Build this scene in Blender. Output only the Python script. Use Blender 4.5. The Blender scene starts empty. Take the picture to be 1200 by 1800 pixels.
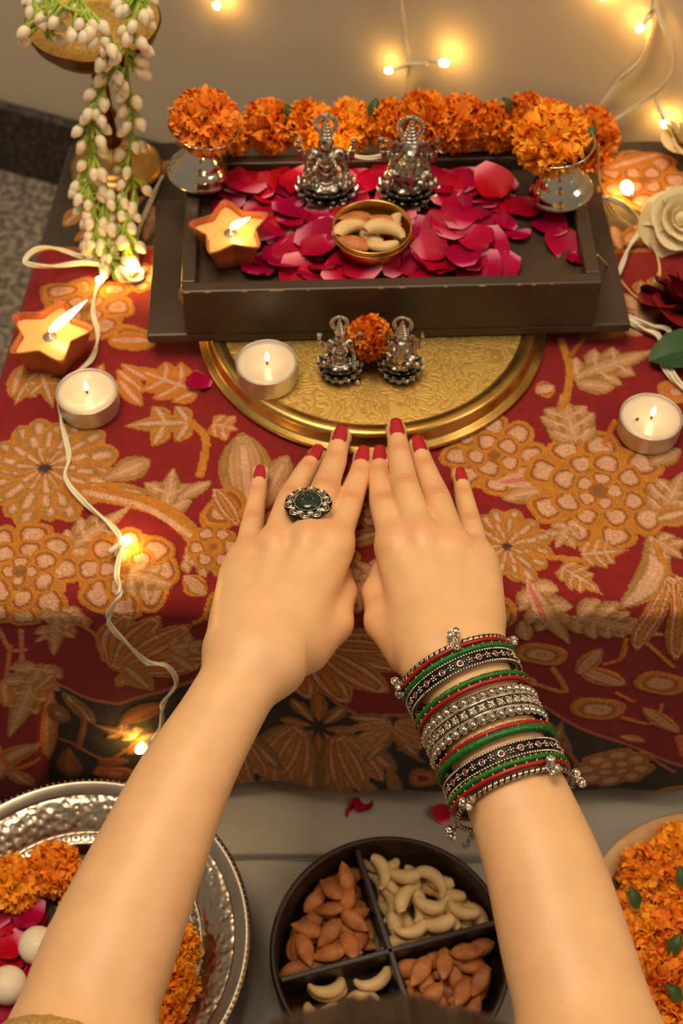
import bpy, bmesh, math, random
import numpy as np
from mathutils import Vector, Matrix, Quaternion
PI = math.pi
random.seed(7)
scene = bpy.context.scene
COL = scene.collection

# ------------------------------------------------------------------ camera, world, lights, exposure
PITCH = math.radians(53.0)
CAM = Vector((0.0, 0.0, 0.67))
FPX = 2500.0                       # focal length in pixels of the 1200x1800 frame (50 mm, 36 mm tall sensor)
cam_d = bpy.data.cameras.new('camera')
cam = bpy.data.objects.new('camera', cam_d); COL.objects.link(cam)
cam.location = CAM
cam.rotation_euler = (PI/2 - PITCH, 0, 0)
cam_d.sensor_fit = 'VERTICAL'; cam_d.sensor_height = 36; cam_d.sensor_width = 24; cam_d.lens = 50
cam_d.clip_start = 0.01
cam_d.dof.use_dof = True; cam_d.dof.focus_distance = 0.735; cam_d.dof.aperture_fstop = 9.0
scene.camera = cam

world = bpy.data.worlds.new('room_ambience'); scene.world = world
world.use_nodes = True
wbg = world.node_tree.nodes['Background']
wbg.inputs[0].default_value = (1.0, 0.82, 0.60, 1); wbg.inputs[1].default_value = 0.23

def area_light(name, loc, target, size, power, color, size_y=None):
    l = bpy.data.lights.new(name, 'AREA'); l.energy = power; l.color = color
    l.shape = 'RECTANGLE' if size_y else 'SQUARE'; l.size = size
    if size_y: l.size_y = size_y
    o = bpy.data.objects.new(name, l); COL.objects.link(o); o.location = loc
    o.rotation_euler = (Vector(target) - Vector(loc)).to_track_quat('-Z', 'Y').to_euler()
    return o
area_light('ceiling_lamp', (-0.25, 0.55, 1.9), (0, 0.5, 0), 0.8, 26, (1.0, 0.80, 0.56))
area_light('window_light', (1.3, 0.1, 1.35), (0.0, 0.55, 0.0), 0.5, 7, (1.0, 0.82, 0.58), 0.9)

scene.view_settings.view_transform = 'Standard'
scene.view_settings.look = 'None'
scene.view_settings.gamma = 1.0
scene.view_settings.use_curve_mapping = False
scene.view_settings.exposure = 0.0
try:
    scene.cycles.use_denoising = True
    scene.cycles.max_bounces = 8
    scene.cycles.transparent_max_bounces = 6
    scene.cycles.caustics_reflective = False
    scene.cycles.caustics_refractive = False
    scene.cycles.sample_clamp_indirect = 4.0
except Exception:
    pass

# ------------------------------------------------------------------ measuring the photograph
_f = Vector((0, math.cos(PITCH), -math.sin(PITCH))); _u = Vector((0, math.sin(PITCH), math.cos(PITCH))); _r = Vector((1, 0, 0))
def ray(px, py): return _f*FPX + _r*(px-600) + _u*(900-py)
def at(px, py, z=0.0):
    d = ray(px, py); return CAM + d*((z-CAM.z)/d.z)
def atY(px, py, Y):
    d = ray(px, py); return CAM + d*((Y-CAM.y)/d.y)
def at_plane(px, py, p0, n):
    d = ray(px, py); return CAM + d*((p0-CAM).dot(n)/d.dot(n))

FLOOR = -0.25
YF = 0.44            # front edge of the low table
YB = 0.845           # back edge
XL, XR = -0.205, 0.36

# ------------------------------------------------------------------ helpers
def tag(o, label=None, cat=None, group=None, kind=None):
    if label: o['label'] = label
    if cat: o['category'] = cat
    if group: o['group'] = group
    if kind: o['kind'] = kind
    return o
def empty(name, loc=(0, 0, 0), rot=(0, 0, 0), scale=1.0):
    o = bpy.data.objects.new(name, None); COL.objects.link(o)
    o.location = loc; o.rotation_euler = rot; o.scale = (scale,)*3; o.empty_display_size = 0.01
    return o
def inst(name, mesh, parent=None, M=None):
    o = bpy.data.objects.new(name, mesh); COL.objects.link(o)
    if parent is not None: o.parent = parent
    if M is not None: o.matrix_basis = M
    return o
def copy_tree(o, parent=None):
    c = o.copy(); COL.objects.link(c); c.parent = parent
    for ch in o.children: copy_tree(ch, c)
    return c
def T(x, y, z): return Matrix.Translation((x, y, z))
def frame(o, ax, up=(0, 0, 1)):
    """matrix with z axis = ax, x axis roughly perpendicular to up"""
    z = Vector(ax).normalized(); x = Vector(up).cross(z)
    if x.length < 1e-5: x = Vector((1, 0, 0))
    x.normalize(); y = z.cross(x)
    M = Matrix((x, y, z)).transposed().to_4x4(); M.translation = Vector(o)
    return M

class MB:
    def __init__(s): s.v = []; s.f = []; s.m = []; s.cm = 0
    def add(s, vs, fs, M=None):
        b = len(s.v)
        s.v += [tuple(M @ Vector(p)) for p in vs] if M is not None else [tuple(p) for p in vs]
        s.f += [tuple(i+b for i in f) for f in fs]; s.m += [s.cm]*len(fs)
        return s
    def grid(s, P, closed_u=False, closed_v=False, M=None, flip=False):
        nu, nv = len(P), len(P[0]); vs = [p for row in P for p in row]; fs = []
        for i in range(nu if closed_u else nu-1):
            for j in range(nv if closed_v else nv-1):
                a, b = i, (i+1) % nu; c, d = j, (j+1) % nv
                q = (a*nv+c, b*nv+c, b*nv+d, a*nv+d)
                fs.append(q[::-1] if flip else q)
        return s.add(vs, fs, M)
    def lathe(s, prof, seg=48, M=None, wob=None):
        P = []
        for i in range(seg):
            a = 2*PI*i/seg; k = wob(a) if wob else 1.0
            P.append([(r*k*math.cos(a), r*k*math.sin(a), z) for r, z in prof])
        return s.grid(P, closed_u=True, M=M)
    def tube(s, pts, rad, seg=8, M=None, closed=False, cap=True):
        pts = [Vector(p) for p in pts]; n = len(pts)
        if not isinstance(rad, (list, tuple)): rad = [rad]*n
        P = []; prev = None
        for i in range(n):
            if closed: t = pts[(i+1) % n]-pts[i-1]
            else: t = pts[min(i+1, n-1)]-pts[max(i-1, 0)]
            if t.length < 1e-12: t = Vector((0, 0, 1))
            t.normalize()
            if prev is None:
                x = t.orthogonal().normalized()
            else:
                x = prev - t*prev.dot(t)
                if x.length < 1e-9: x = t.orthogonal()
                x.normalize()
            prev = x; y = t.cross(x)
            P.append([tuple(pts[i] + (x*math.cos(2*PI*k/seg)+y*math.sin(2*PI*k/seg))*rad[i]) for k in range(seg)])
        b0 = len(s.v)
        s.grid(P, closed_u=closed, closed_v=True, M=M)
        if cap and not closed:
            s.f.append(tuple(b0+k for k in range(seg))[::-1]); s.m.append(s.cm)
            s.f.append(tuple(b0+(n-1)*seg+k for k in range(seg))); s.m.append(s.cm)
        return s
    def ball(s, c=(0, 0, 0), r=(1, 1, 1), nu=12, nv=8, M=None):
        if not isinstance(r, (list, tuple)): r = (r, r, r)
        vs = [(c[0], c[1], c[2]-r[2])]
        for j in range(1, nv):
            t = -PI/2 + PI*j/nv
            for i in range(nu):
                a = 2*PI*i/nu
                vs.append((c[0]+r[0]*math.cos(t)*math.cos(a), c[1]+r[1]*math.cos(t)*math.sin(a), c[2]+r[2]*math.sin(t)))
        vs.append((c[0], c[1], c[2]+r[2])); fs = []
        for i in range(nu): fs.append((0, 1+(i+1) % nu, 1+i))
        for j in range(nv-2):
            for i in range(nu):
                a = 1+j*nu; fs.append((a+i, a+(i+1) % nu, a+nu+(i+1) % nu, a+nu+i))
        a = 1+(nv-2)*nu; L = len(vs)-1
        for i in range(nu): fs.append((a+i, a+(i+1) % nu, L))
        return s.add(vs, fs, M)
    def box(s, lo, hi, M=None):
        x0, y0, z0 = lo; x1, y1, z1 = hi
        vs = [(x0, y0, z0), (x1, y0, z0), (x1, y1, z0), (x0, y1, z0), (x0, y0, z1), (x1, y0, z1), (x1, y1, z1), (x0, y1, z1)]
        return s.add(vs, [(3, 2, 1, 0), (4, 5, 6, 7), (0, 1, 5, 4), (1, 2, 6, 5), (2, 3, 7, 6), (3, 0, 4, 7)], M)
    def mesh(s, name, mats, smooth=True, bevel=0.0):
        me = bpy.data.meshes.new(name); me.from_pydata(s.v, [], s.f)
        for m in (mats if isinstance(mats, (list, tuple)) else [mats]): me.materials.append(m)
        if any(s.m): me.polygons.foreach_set('material_index', s.m)
        if bevel > 0:
            bm = bmesh.new(); bm.from_mesh(me)
            es = [e for e in bm.edges if len(e.link_faces) == 2 and e.calc_face_angle() > 0.6]
            bmesh.ops.bevel(bm, geom=es, offset=bevel, segments=2, profile=0.5, affect='EDGES')
            bm.to_mesh(me); bm.free()
        if smooth: me.polygons.foreach_set('use_smooth', [True]*len(me.polygons))
        me.update(); return me
    def build(s, name, mats, parent=None, smooth=True, bevel=0.0, M=None):
        return inst(name, s.mesh(name, mats, smooth, bevel), parent, M)

def spline(pts, n=8, closed=False):
    """Catmull-Rom through points"""
    pts = [Vector(p) for p in pts]; out = []; N = len(pts)
    for i in range(N if closed else N-1):
        if closed: p0, p1, p2, p3 = pts[i-1], pts[i], pts[(i+1) % N], pts[(i+2) % N]
        else: p0, p1, p2, p3 = pts[max(i-1, 0)], pts[i], pts[i+1], pts[min(i+2, N-1)]
        for k in range(n):
            t = k/n
            out.append(0.5*((2*p1)+(-p0+p2)*t+(2*p0-5*p1+4*p2-p3)*t*t+(-p0+3*p1-3*p2+p3)*t**3))
    if not closed: out.append(pts[-1])
    return out

# ------------------------------------------------------------------ materials
def srgb(r, g, b):
    f = lambda c: (c/255/12.92) if c/255 <= 0.04045 else ((c/255+0.055)/1.055)**2.4
    return (f(r), f(g), f(b), 1.0)
def mat(name, col, rough=0.5, metal=0.0, col2=None, nscale=40.0, ramp=(0.35, 0.65), bump=0.0, bscale=200.0, bdist=0.001,
        rand=0.0, sss=0.0, sss_r=(1, 0.4, 0.2), sss_scale=0.005, emit=None, estr=0.0, spec=None, coat=0.0, sheen=0.0, trans=0.0, alpha=1.0, detail=4.0, aniso=None):
    m = bpy.data.materials.new(name); m.use_nodes = True
    nt = m.node_tree; N = nt.nodes; L = nt.links; b = N['Principled BSDF']
    b.inputs['Base Color'].default_value = col; b.inputs['Roughness'].default_value = rough; b.inputs['Metallic'].default_value = metal
    tc = N.new('ShaderNodeTexCoord')
    out = None
    if col2 is not None:
        n = N.new('ShaderNodeTexNoise'); n.inputs['Scale'].default_value = nscale; n.inputs['Detail'].default_value = detail
        L.new(tc.outputs['Object'], n.inputs['Vector'])
        r = N.new('ShaderNodeValToRGB'); r.color_ramp.elements[0].position = ramp[0]; r.color_ramp.elements[1].position = ramp[1]
        r.color_ramp.elements[0].color = col; r.color_ramp.elements[1].color = col2
        L.new(n.outputs['Fac'], r.inputs['Fac']); out = r.outputs['Color']
    if rand > 0:
        oi = N.new('ShaderNodeObjectInfo'); mr = N.new('ShaderNodeMapRange')
        mr.inputs['To Min'].default_value = 1-rand; mr.inputs['To Max'].default_value = 1+rand*0.6
        L.new(oi.outputs['Random'], mr.inputs['Value'])
        hs = N.new('ShaderNodeHueSaturation'); L.new(mr.outputs['Result'], hs.inputs['Value'])
        if out is not None: L.new(out, hs.inputs['Color'])
        else: hs.inputs['Color'].default_value = col
        out = hs.outputs['Color']
    if out is not None: L.new(out, b.inputs['Base Color'])
    if bump > 0:
        n2 = N.new('ShaderNodeTexNoise'); n2.inputs['Scale'].default_value = bscale; n2.inputs['Detail'].default_value = 3
        L.new(tc.outputs['Object'], n2.inputs['Vector'])
        bp = N.new('ShaderNodeBump'); bp.inputs['Strength'].default_value = bump; bp.inputs['Distance'].default_value = bdist
        L.new(n2.outputs['Fac'], bp.inputs['Height']); L.new(bp.outputs['Normal'], b.inputs['Normal'])
    if sss > 0:
        b.inputs['Subsurface Weight'].default_value = sss; b.inputs['Subsurface Radius'].default_value = sss_r; b.inputs['Subsurface Scale'].default_value = sss_scale
    if emit is not None:
        b.inputs['Emission Color'].default_value = emit; b.inputs['Emission Strength'].default_value = estr
    if spec is not None: b.inputs['Specular IOR Level'].default_value = spec
    if coat: b.inputs['Coat Weight'].default_value = coat; b.inputs['Coat Roughness'].default_value = 0.1
    if sheen: b.inputs['Sheen Weight'].default_value = sheen; b.inputs['Sheen Roughness'].default_value = 0.5
    if trans: b.inputs['Transmission Weight'].default_value = trans
    m.diffuse_color = col
    return m

def mat_attr(name, rough=0.8, bump=0.0, bscale=300, bdist=0.001, sheen=0.0, attr='Col', rand=0.0, sss=0.0, grain=0.0, gscale=900.0, sss_scale=0.002, hue_rand=0.0):
    """colour comes from a colour attribute of the mesh, grained by noise"""
    m = bpy.data.materials.new(name); m.use_nodes = True
    nt = m.node_tree; N = nt.nodes; L = nt.links; b = N['Principled BSDF']; b.inputs['Roughness'].default_value = rough
    a = N.new('ShaderNodeAttribute'); a.attribute_name = attr; out = a.outputs['Color']
    tc = N.new('ShaderNodeTexCoord')
    if grain > 0:
        n = N.new('ShaderNodeTexNoise'); n.inputs['Scale'].default_value = gscale; n.inputs['Detail'].default_value = 2
        L.new(tc.outputs['Object'], n.inputs['Vector'])
        mr = N.new('ShaderNodeMapRange'); mr.inputs['From Min'].default_value = 0.3; mr.inputs['From Max'].default_value = 0.7
        mr.inputs['To Min'].default_value = 1-grain; mr.inputs['To Max'].default_value = 1+grain
        L.new(n.outputs['Fac'], mr.inputs['Value'])
        hs = N.new('ShaderNodeHueSaturation'); L.new(mr.outputs['Result'], hs.inputs['Value']); L.new(out, hs.inputs['Color']); out = hs.outputs['Color']
    if rand > 0:
        oi = N.new('ShaderNodeObjectInfo'); mr = N.new('ShaderNodeMapRange')
        mr.inputs['To Min'].default_value = 1-rand; mr.inputs['To Max'].default_value = 1+rand
        L.new(oi.outputs['Random'], mr.inputs['Value'])
        hs = N.new('ShaderNodeHueSaturation'); L.new(mr.outputs['Result'], hs.inputs['Value']); L.new(out, hs.inputs['Color']); out = hs.outputs['Color']
        if hue_rand:
            m2 = N.new('ShaderNodeMapRange'); m2.inputs['To Min'].default_value = 0.5-hue_rand; m2.inputs['To Max'].default_value = 0.5+hue_rand
            L.new(oi.outputs['Random'], m2.inputs['Value']); L.new(m2.outputs['Result'], hs.inputs['Hue'])
    L.new(out, b.inputs['Base Color'])
    if bump > 0:
        n2 = N.new('ShaderNodeTexNoise'); n2.inputs['Scale'].default_value = bscale; n2.inputs['Detail'].default_value = 2
        L.new(tc.outputs['Object'], n2.inputs['Vector'])
        bp = N.new('ShaderNodeBump'); bp.inputs['Strength'].default_value = bump; bp.inputs['Distance'].default_value = bdist
        L.new(n2.outputs['Fac'], bp.inputs['Height']); L.new(bp.outputs['Normal'], b.inputs['Normal'])
    if sheen: b.inputs['Sheen Weight'].default_value = sheen
    if sss: b.inputs['Subsurface Weight'].default_value = sss; b.inputs['Subsurface Scale'].default_value = sss_scale
    return m

def set_col(me, cols):
    """per-vertex linear RGB colours"""
    at_ = me.color_attributes.new('Col', 'FLOAT_COLOR', 'POINT')
    c = np.ones((len(me.vertices), 4), np.float32); c[:, :3] = np.asarray(cols, np.float32)[:, :3]
    at_.data.foreach_set('color', c.ravel())

M = {}
M['wall'] = mat('wall_paint', srgb(226, 208, 182), 0.85, col2=srgb(218, 200, 174), nscale=5, bump=0.1, bscale=150, bdist=0.001)
M['granite'] = mat('floor_granite', srgb(92, 82, 72), 0.45, col2=srgb(150, 138, 122), nscale=140, ramp=(0.42, 0.62))
M['granite_dark'] = mat('skirting_granite', srgb(44, 40, 36), 0.5, col2=srgb(78, 72, 64), nscale=160, ramp=(0.45, 0.65))
M['sheet'] = mat('white_cotton', srgb(176, 168, 156), 0.9, col2=srgb(164, 156, 145), nscale=20, bump=0.25, bscale=900, bdist=0.0006, sheen=0.2)
M['brass'] = mat('brass', srgb(222, 180, 104), 0.3, 1.0, col2=srgb(160, 116, 52), nscale=30, ramp=(0.4, 0.75), bump=0.05, bscale=300)
M['brass_dark'] = mat('aged_brass', srgb(150, 100, 42), 0.3, 1.0, col2=srgb(96, 60, 24), nscale=22, ramp=(0.4, 0.7))
M['silver'] = mat('polished_silver', srgb(232, 224, 208), 0.12, 1.0, col2=srgb(215, 205, 188), nscale=30)
M['oxid'] = mat('oxidised_silver', srgb(212, 203, 190), 0.24, 1.0, col2=srgb(120, 110, 98), nscale=260, ramp=(0.5, 0.72))
M['idol'] = mat('antique_silver', srgb(196, 186, 172), 0.27, 1.0, col2=srgb(74, 66, 58), nscale=0.30, ramp=(0.46, 0.68), bump=0.12, bscale=0.5, bdist=0.3)
M['oxid_dark'] = mat('blackened_silver', srgb(46, 42, 38), 0.45, 0.8, col2=srgb(30, 27, 25), nscale=300)
M['pewter'] = mat('tray_metal', srgb(188, 174, 156), 0.25, 1.0, col2=srgb(160, 142, 122), nscale=25, ramp=(0.4, 0.7))
M['wood'] = mat('dark_painted_wood', srgb(58, 42, 30), 0.42, col2=srgb(74, 56, 42), nscale=18, ramp=(0.3, 0.8), bump=0.12, bscale=120, bdist=0.0006)
M['chip'] = mat('bare_wood_chip', srgb(170, 130, 90), 0.8, col2=srgb(140, 100, 66), nscale=200)
M['lightwood'] = mat('pale_mango_wood', srgb(205, 165, 116), 0.6, col2=srgb(180, 136, 90), nscale=35, bump=0.2, bscale=90)
M['boxplastic'] = mat('dark_brown_box', srgb(46, 30, 25), 0.38, col2=srgb(38, 25, 21), nscale=30, bump=0.05, bscale=200)
M['terra'] = mat('terracotta', srgb(190, 98, 44), 0.55, col2=srgb(168, 80, 34), nscale=60, bump=0.2, bscale=400, bdist=0.0005)
M['terra_rim'] = mat('gilded_rim', srgb(200, 130, 60), 0.4, 0.3, col2=srgb(160, 90, 40), nscale=200)
M['wax'] = mat('melted_wax', srgb(244, 196, 118), 0.22, sss=0.6, sss_r=(1, 0.7, 0.4), sss_scale=0.02, coat=0.3)
M['wax_white'] = mat('white_wax', srgb(228, 206, 178), 0.3, sss=0.6, sss_r=(1, 0.8, 0.6), sss_scale=0.012, coat=0.2)
M['alu'] = mat('candle_foil', srgb(218, 208, 196), 0.45, 0.85, bump=0.1, bscale=150)
M['wick'] = mat('burnt_wick', srgb(30, 22, 18), 0.9)
M['wire'] = mat('fairy_wire', srgb(232, 224, 196), 0.35, trans=0.0, coat=0.2)
M['wire_clear'] = mat('clear_fairy_wire', srgb(222, 190, 130), 0.3)
def glow(name, col, s):
    m = bpy.data.materials.new(name); m.use_nodes = True; N = m.node_tree.nodes; N.clear()
    o = N.new('ShaderNodeOutputMaterial'); e = N.new('ShaderNodeEmission'); e.inputs[0].default_value = col; e.inputs[1].default_value = s
    m.node_tree.links.new(e.outputs[0], o.inputs[0]); return m
M['flame'] = glow('candle_flame', (1.0, 0.60, 0.22, 1), 24)
M['flame_small'] = glow('tealight_flame', (1.0, 0.68, 0.34, 1), 20)
M['bulb'] = glow('led_bulb', (1.0, 0.54, 0.12, 1), 100)
M['skin'] = mat_attr('skin', 0.46, bump=0.12, bscale=700, bdist=0.0004, sss=0.22, sss_scale=0.006, grain=0.05, gscale=60)
M['skin_plain'] = mat('face_skin', srgb(218, 172, 134), 0.5)
M['nail'] = mat('red_nail_polish', srgb(176, 22, 42), 0.18, coat=0.6)
M['red_thread'] = mat('red_thread_bangle', srgb(165, 12, 26), 0.42, col2=srgb(140, 8, 20), nscale=900, coat=0.2)
M['green_thread'] = mat('green_thread_bangle', srgb(16, 118, 36), 0.38, col2=srgb(8, 84, 26), nscale=600, coat=0.2)
M['gold'] = mat('gold_fleck', srgb(235, 180, 84), 0.25, 1.0)
M['ruby'] = mat('ruby_glass', srgb(120, 14, 50), 0.08, coat=1.0)
M['green_stone'] = mat('green_stone', srgb(10, 52, 30), 0.2, col2=srgb(6, 36, 22), nscale=300, coat=0.5)
M['leaf'] = mat('green_leaf', srgb(66, 92, 30), 0.5, col2=srgb(48, 72, 24), nscale=90)
M['rose_leaf'] = mat('rose_leaf', srgb(48, 86, 44), 0.5, col2=srgb(38, 70, 36), nscale=60)
M['stem'] = mat('fresh_stem', srgb(170, 188, 66), 0.5, col2=srgb(136, 160, 50), nscale=80)
M['bud'] = mat('white_bud', srgb(240, 226, 200), 0.5, col2=srgb(228, 206, 170), nscale=120, sss=0.3, sss_scale=0.004)
M['cream_rose'] = mat('cream_rose_petal', srgb(244, 228, 186), 0.6, sss=0.3, sss_scale=0.006, col2=srgb(236, 214, 162), nscale=60)
M['red_rose'] = mat('dark_red_rose_petal', srgb(140, 8, 18), 0.6, sss=0.1, col2=srgb(112, 4, 12), nscale=60)
M['almond'] = mat('almond_skin', srgb(198, 124, 62), 0.55, col2=srgb(172, 98, 46), nscale=220, rand=0.22, bump=0.5, bscale=420, bdist=0.0006)
M['cashew'] = mat('cashew_nut', srgb(228, 194, 138), 0.5, col2=srgb(214, 174, 114), nscale=90, rand=0.1, sss=0.2, sss_scale=0.004)
M['sweet'] = mat('cream_white_ball', srgb(238, 222, 196), 0.45, sss=0.3, sss_scale=0.005, col2=srgb(230, 212, 184), nscale=60)
M['hair'] = mat('dark_hair', srgb(28, 19, 15), 0.5, col2=srgb(38, 26, 20), nscale=200)
M['blouse'] = mat('gold_blouse_fabric', srgb(196, 158, 84), 0.7, col2=srgb(170, 130, 62), nscale=150, sheen=0.3)
M['blouse_trim'] = mat('gold_lace', srgb(222, 190, 120), 0.45, 0.4, col2=srgb(190, 150, 80), nscale=500, ramp=(0.4, 0.6), bump=0.6, bscale=500)
M['tablewood'] = mat('table_wood', srgb(110, 76, 46), 0.6, col2=srgb(90, 60, 36), nscale=20)
M['petal'] = mat_attr('rose_petal', 0.5, bump=0.15, bscale=250, rand=0.22, sss=0.0, hue_rand=0.010)
M['petal'].node_tree.nodes['Principled BSDF'].inputs['Specular IOR Level'].default_value = 0.15
M['marigold'] = mat_attr('marigold_petal', 0.7, rand=0.08, sss=0.2, hue_rand=0.010)

# ------------------------------------------------------------------ signed distance modelling (bodies, idols)
class SDF:
    def __init__(s, lo, hi, h):
        s.lo = np.array(lo, np.float32); s.h = h
        s.n = (np.ceil((np.array(hi)-np.array(lo))/h)+1).astype(int)
        s.D = np.full(s.n, 1.0, np.float32)
        s.ax = [s.lo[i]+h*np.arange(s.n[i], dtype=np.float32) for i in range(3)]
    def sl(s, lo, hi):
        a = np.clip(np.floor((np.array(lo)-s.lo)/s.h).astype(int), 0, s.n); b = np.clip(np.ceil((np.array(hi)-s.lo)/s.h).astype(int)+1, 0, s.n)
        return tuple(slice(i, j) for i, j in zip(a, b))
    def pts(s, q):
        return np.meshgrid(*[s.ax[i][q[i]] for i in range(3)], indexing='ij', sparse=True)
    @staticmethod
    def smin(a, b, k):
        if k <= 0: return np.minimum(a, b)
        h = np.maximum(k-np.abs(a-b), 0)/k
        return np.minimum(a, b)-h*h*k*0.25
    def cone(s, a, b, ra, rb, k=0.0, flat=1.0, n=None, D=None, sub=False):
        D = s.D if D is None else D
        a = np.array(a, np.float32); b = np.array(b, np.float32); pad = max(ra, rb)+max(k, 3*s.h)+2*s.h
        q = s.sl(np.minimum(a, b)-pad, np.maximum(a, b)+pad)
        x, y, z = s.pts(q); d = b-a; L2 = float(d@d)+1e-12
        px, py, pz = x-a[0], y-a[1], z-a[2]
        t = np.clip((px*d[0]+py*d[1]+pz*d[2])/L2, 0, 1)
        px = px-t*d[0]; py = py-t*d[1]; pz = pz-t*d[2]
        if flat != 1.0:
            n_ = np.array(n, np.float32); qn = (px*n_[0]+py*n_[1]+pz*n_[2])*(1/flat-1)
            px = px+qn*n_[0]; py = py+qn*n_[1]; pz = pz+qn*n_[2]
        v = np.sqrt(px*px+py*py+pz*pz)-(ra+(rb-ra)*t)
        if flat < 1.0: v = v*(0.5+0.5*flat)
        if sub:
            D[q] = -s.smin(-D[q], v, k)
        else:
            D[q] = s.smin(D[q], v, k)
    def ell(s, c, r, k=0.0, R=None, D=None, sub=False):
        D = s.D if D is None else D
        c = np.array(c, np.float32); r = np.array(r, np.float32); pad = float(r.max())+max(k, 3*s.h)+2*s.h
        q = s.sl(c-pad, c+pad); x, y, z = s.pts(q); x, y, z = x-c[0], y-c[1], z-c[2]
        if R is not None:
            R = np.array(R, np.float32).T
            x, y, z = R[0, 0]*x+R[0, 1]*y+R[0, 2]*z, R[1, 0]*x+R[1, 1]*y+R[1, 2]*z, R[2, 0]*x+R[2, 1]*y+R[2, 2]*z
        k0 = np.sqrt((x/r[0])**2+(y/r[1])**2+(z/r[2])**2)
        v = (k0-1)*float(r.min())
        k1 = np.sqrt((x/r[0]**2)**2+(y/r[1]**2)**2+(z/r[2]**2)**2)+1e-9
        v = k0*(k0-1)/k1
        if sub: D[q] = -s.smin(-D[q], v, k)
        else: D[q] = s.smin(D[q], v, k)
    def mesh(s, name, mats, D=None):
        D = s.D if D is None else D
        neg = D < 0
        n = D.shape
        c = [(i, j, k) for i in (0, 1) for j in (0, 1) for k in (0, 1)]
        cs = lambda A, o: A[o[0]:n[0]-1+o[0], o[1]:n[1]-1+o[1], o[2]:n[2]-1+o[2]]
        cnt = np.zeros((n[0]-1, n[1]-1, n[2]-1), np.uint8)
        for o in c: cnt += cs(neg, o)
        act = (cnt > 0) & (cnt < 8)
        I = np.argwhere(act)
        idx = np.full(act.shape, -1, np.int64); idx[act] = np.arange(len(I))
        vals = {o: D[I[:, 0]+o[0], I[:, 1]+o[1], I[:, 2]+o[2]] for o in c}
        acc = np.zeros((len(I), 3)); w = np.zeros(len(I))
        for o in c:
            for ax in range(3):
                if o[ax] == 0:
                    o2 = list(o); o2[ax] = 1; o2 = tuple(o2)
                    a, b = vals[o], vals[o2]; m = (a < 0) != (b < 0)
                    t = np.where(m, a/(a-b+1e-20), 0)
                    p = np.array(o, float)[None, :].repeat(len(I), 0); p[:, ax] += t
                    acc[m] += p[m]; w[m] += 1
        V = (I+acc/w[:, None])*s.h+s.lo
        F = []
        for ax in range(3):
            o2 = [0, 0, 0]; o2[ax] = 1
            A = neg[:n[0]-o2[0], :n[1]-o2[1], :n[2]-o2[2]]; B = neg[o2[0]:, o2[1]:, o2[2]:]
            E = np.argwhere(A != B); u, v = (ax+1) % 3, (ax+2) % 3
            ok = (E[:, u] > 0) & (E[:, v] > 0) & (E[:, u] < n[u]-1) & (E[:, v] < n[v]-1); E = E[ok]
            if not len(E): continue
            def g(du, dv):
                e = E.copy(); e[:, u] -= du; e[:, v] -= dv; return idx[e[:, 0], e[:, 1], e[:, 2]]
            q = np.stack([g(1, 1), g(0, 1), g(0, 0), g(1, 0)], 1)
            fl = ~neg[E[:, 0], E[:, 1], E[:, 2]]
            q[fl] = q[fl][:, ::-1]
            F.append(q)
        F = np.concatenate(F); F = F[(F >= 0).all(1)]
        # a light tangential smoothing
        for it in range(2):
            sm = np.zeros_like(V); ct = np.zeros(len(V))
            for i in range(4):
                for j in (1, 3):
                    np.add.at(sm, F[:, i], V[F[:, (i+j) % 4]]); np.add.at(ct, F[:, i], 1)
            V = np.where(ct[:, None] > 0, 0.5*V+0.5*sm/np.maximum(ct, 1)[:, None], V)
        me = bpy.data.meshes.new(name)
        me.vertices.add(len(V)); me.vertices.foreach_set('co', V.astype(np.float32).ravel())
        me.loops.add(F.size); me.loops.foreach_set('vertex_index', F.ravel().astype(np.int32))
        me.polygons.add(len(F)); me.polygons.foreach_set('loop_start', np.arange(0, F.size, 4, dtype=np.int32))
        me.polygons.foreach_set('use_smooth', np.ones(len(F), bool))
        for m_ in (mats if isinstance(mats, (list, tuple)) else [mats]): me.materials.append(m_)
        me.update(calc_edges=True); me.validate()
        return me
# ------------------------------------------------------------------ the room
_a = at(0, 283, FLOOR); _b = at(117, 307, FLOOR)
WDIR = Vector((math.cos(math.radians(22)), -math.sin(math.radians(22)), 0)); WN = Vector((WDIR.y, -WDIR.x, 0))    # WN points back into the room
if WN.y > 0: WN = -WN
WP = Vector((_a.x, _a.y, FLOOR))
def wall_pt(px, py, off=0.0): return at_plane(px, py, WP+WN*off, WN)
def wall_xyz(s, off, z): return WP+WDIR*s+WN*off+Vector((0, 0, z-FLOOR))
m = MB()
W0, W1 = -1.6, 2.2
vs = [wall_xyz(s, o, z) for s, o in ((W0, 0), (W1, 0), (W1, -0.1), (W0, -0.1)) for z in (FLOOR, 1.9)]
m.add(vs, [(0, 2, 3, 1), (2, 4, 5, 3), (4, 6, 7, 5), (6, 0, 1, 7), (1, 3, 5, 7), (0, 6, 4, 2)])
tag(m.build('wall_back', M['wall'], smooth=False), 'plain beige painted wall behind the altar', kind='structure')
m = MB()
vs = [wall_xyz(s, o, z) for s, o in ((W0, 0.012), (W1, 0.012), (W1, 0.0), (W0, 0.0)) for z in (FLOOR, FLOOR+0.079)]
m.add(vs, [(0, 2, 3, 1), (2, 4, 5, 3), (4, 6, 7, 5), (6, 0, 1, 7), (1, 3, 5, 7), (0, 6, 4, 2)])
tag(m.build('baseboard_back', M['granite_dark'], smooth=False, bevel=0.002), 'dark speckled stone skirting along the wall', kind='structure')
m = MB(); m.box((-2.0, -1.2, FLOOR-0.05), (2.0, 2.2, FLOOR))
tag(m.build('floor', M['granite'], smooth=False), 'brown speckled granite floor', kind='structure')

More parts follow.
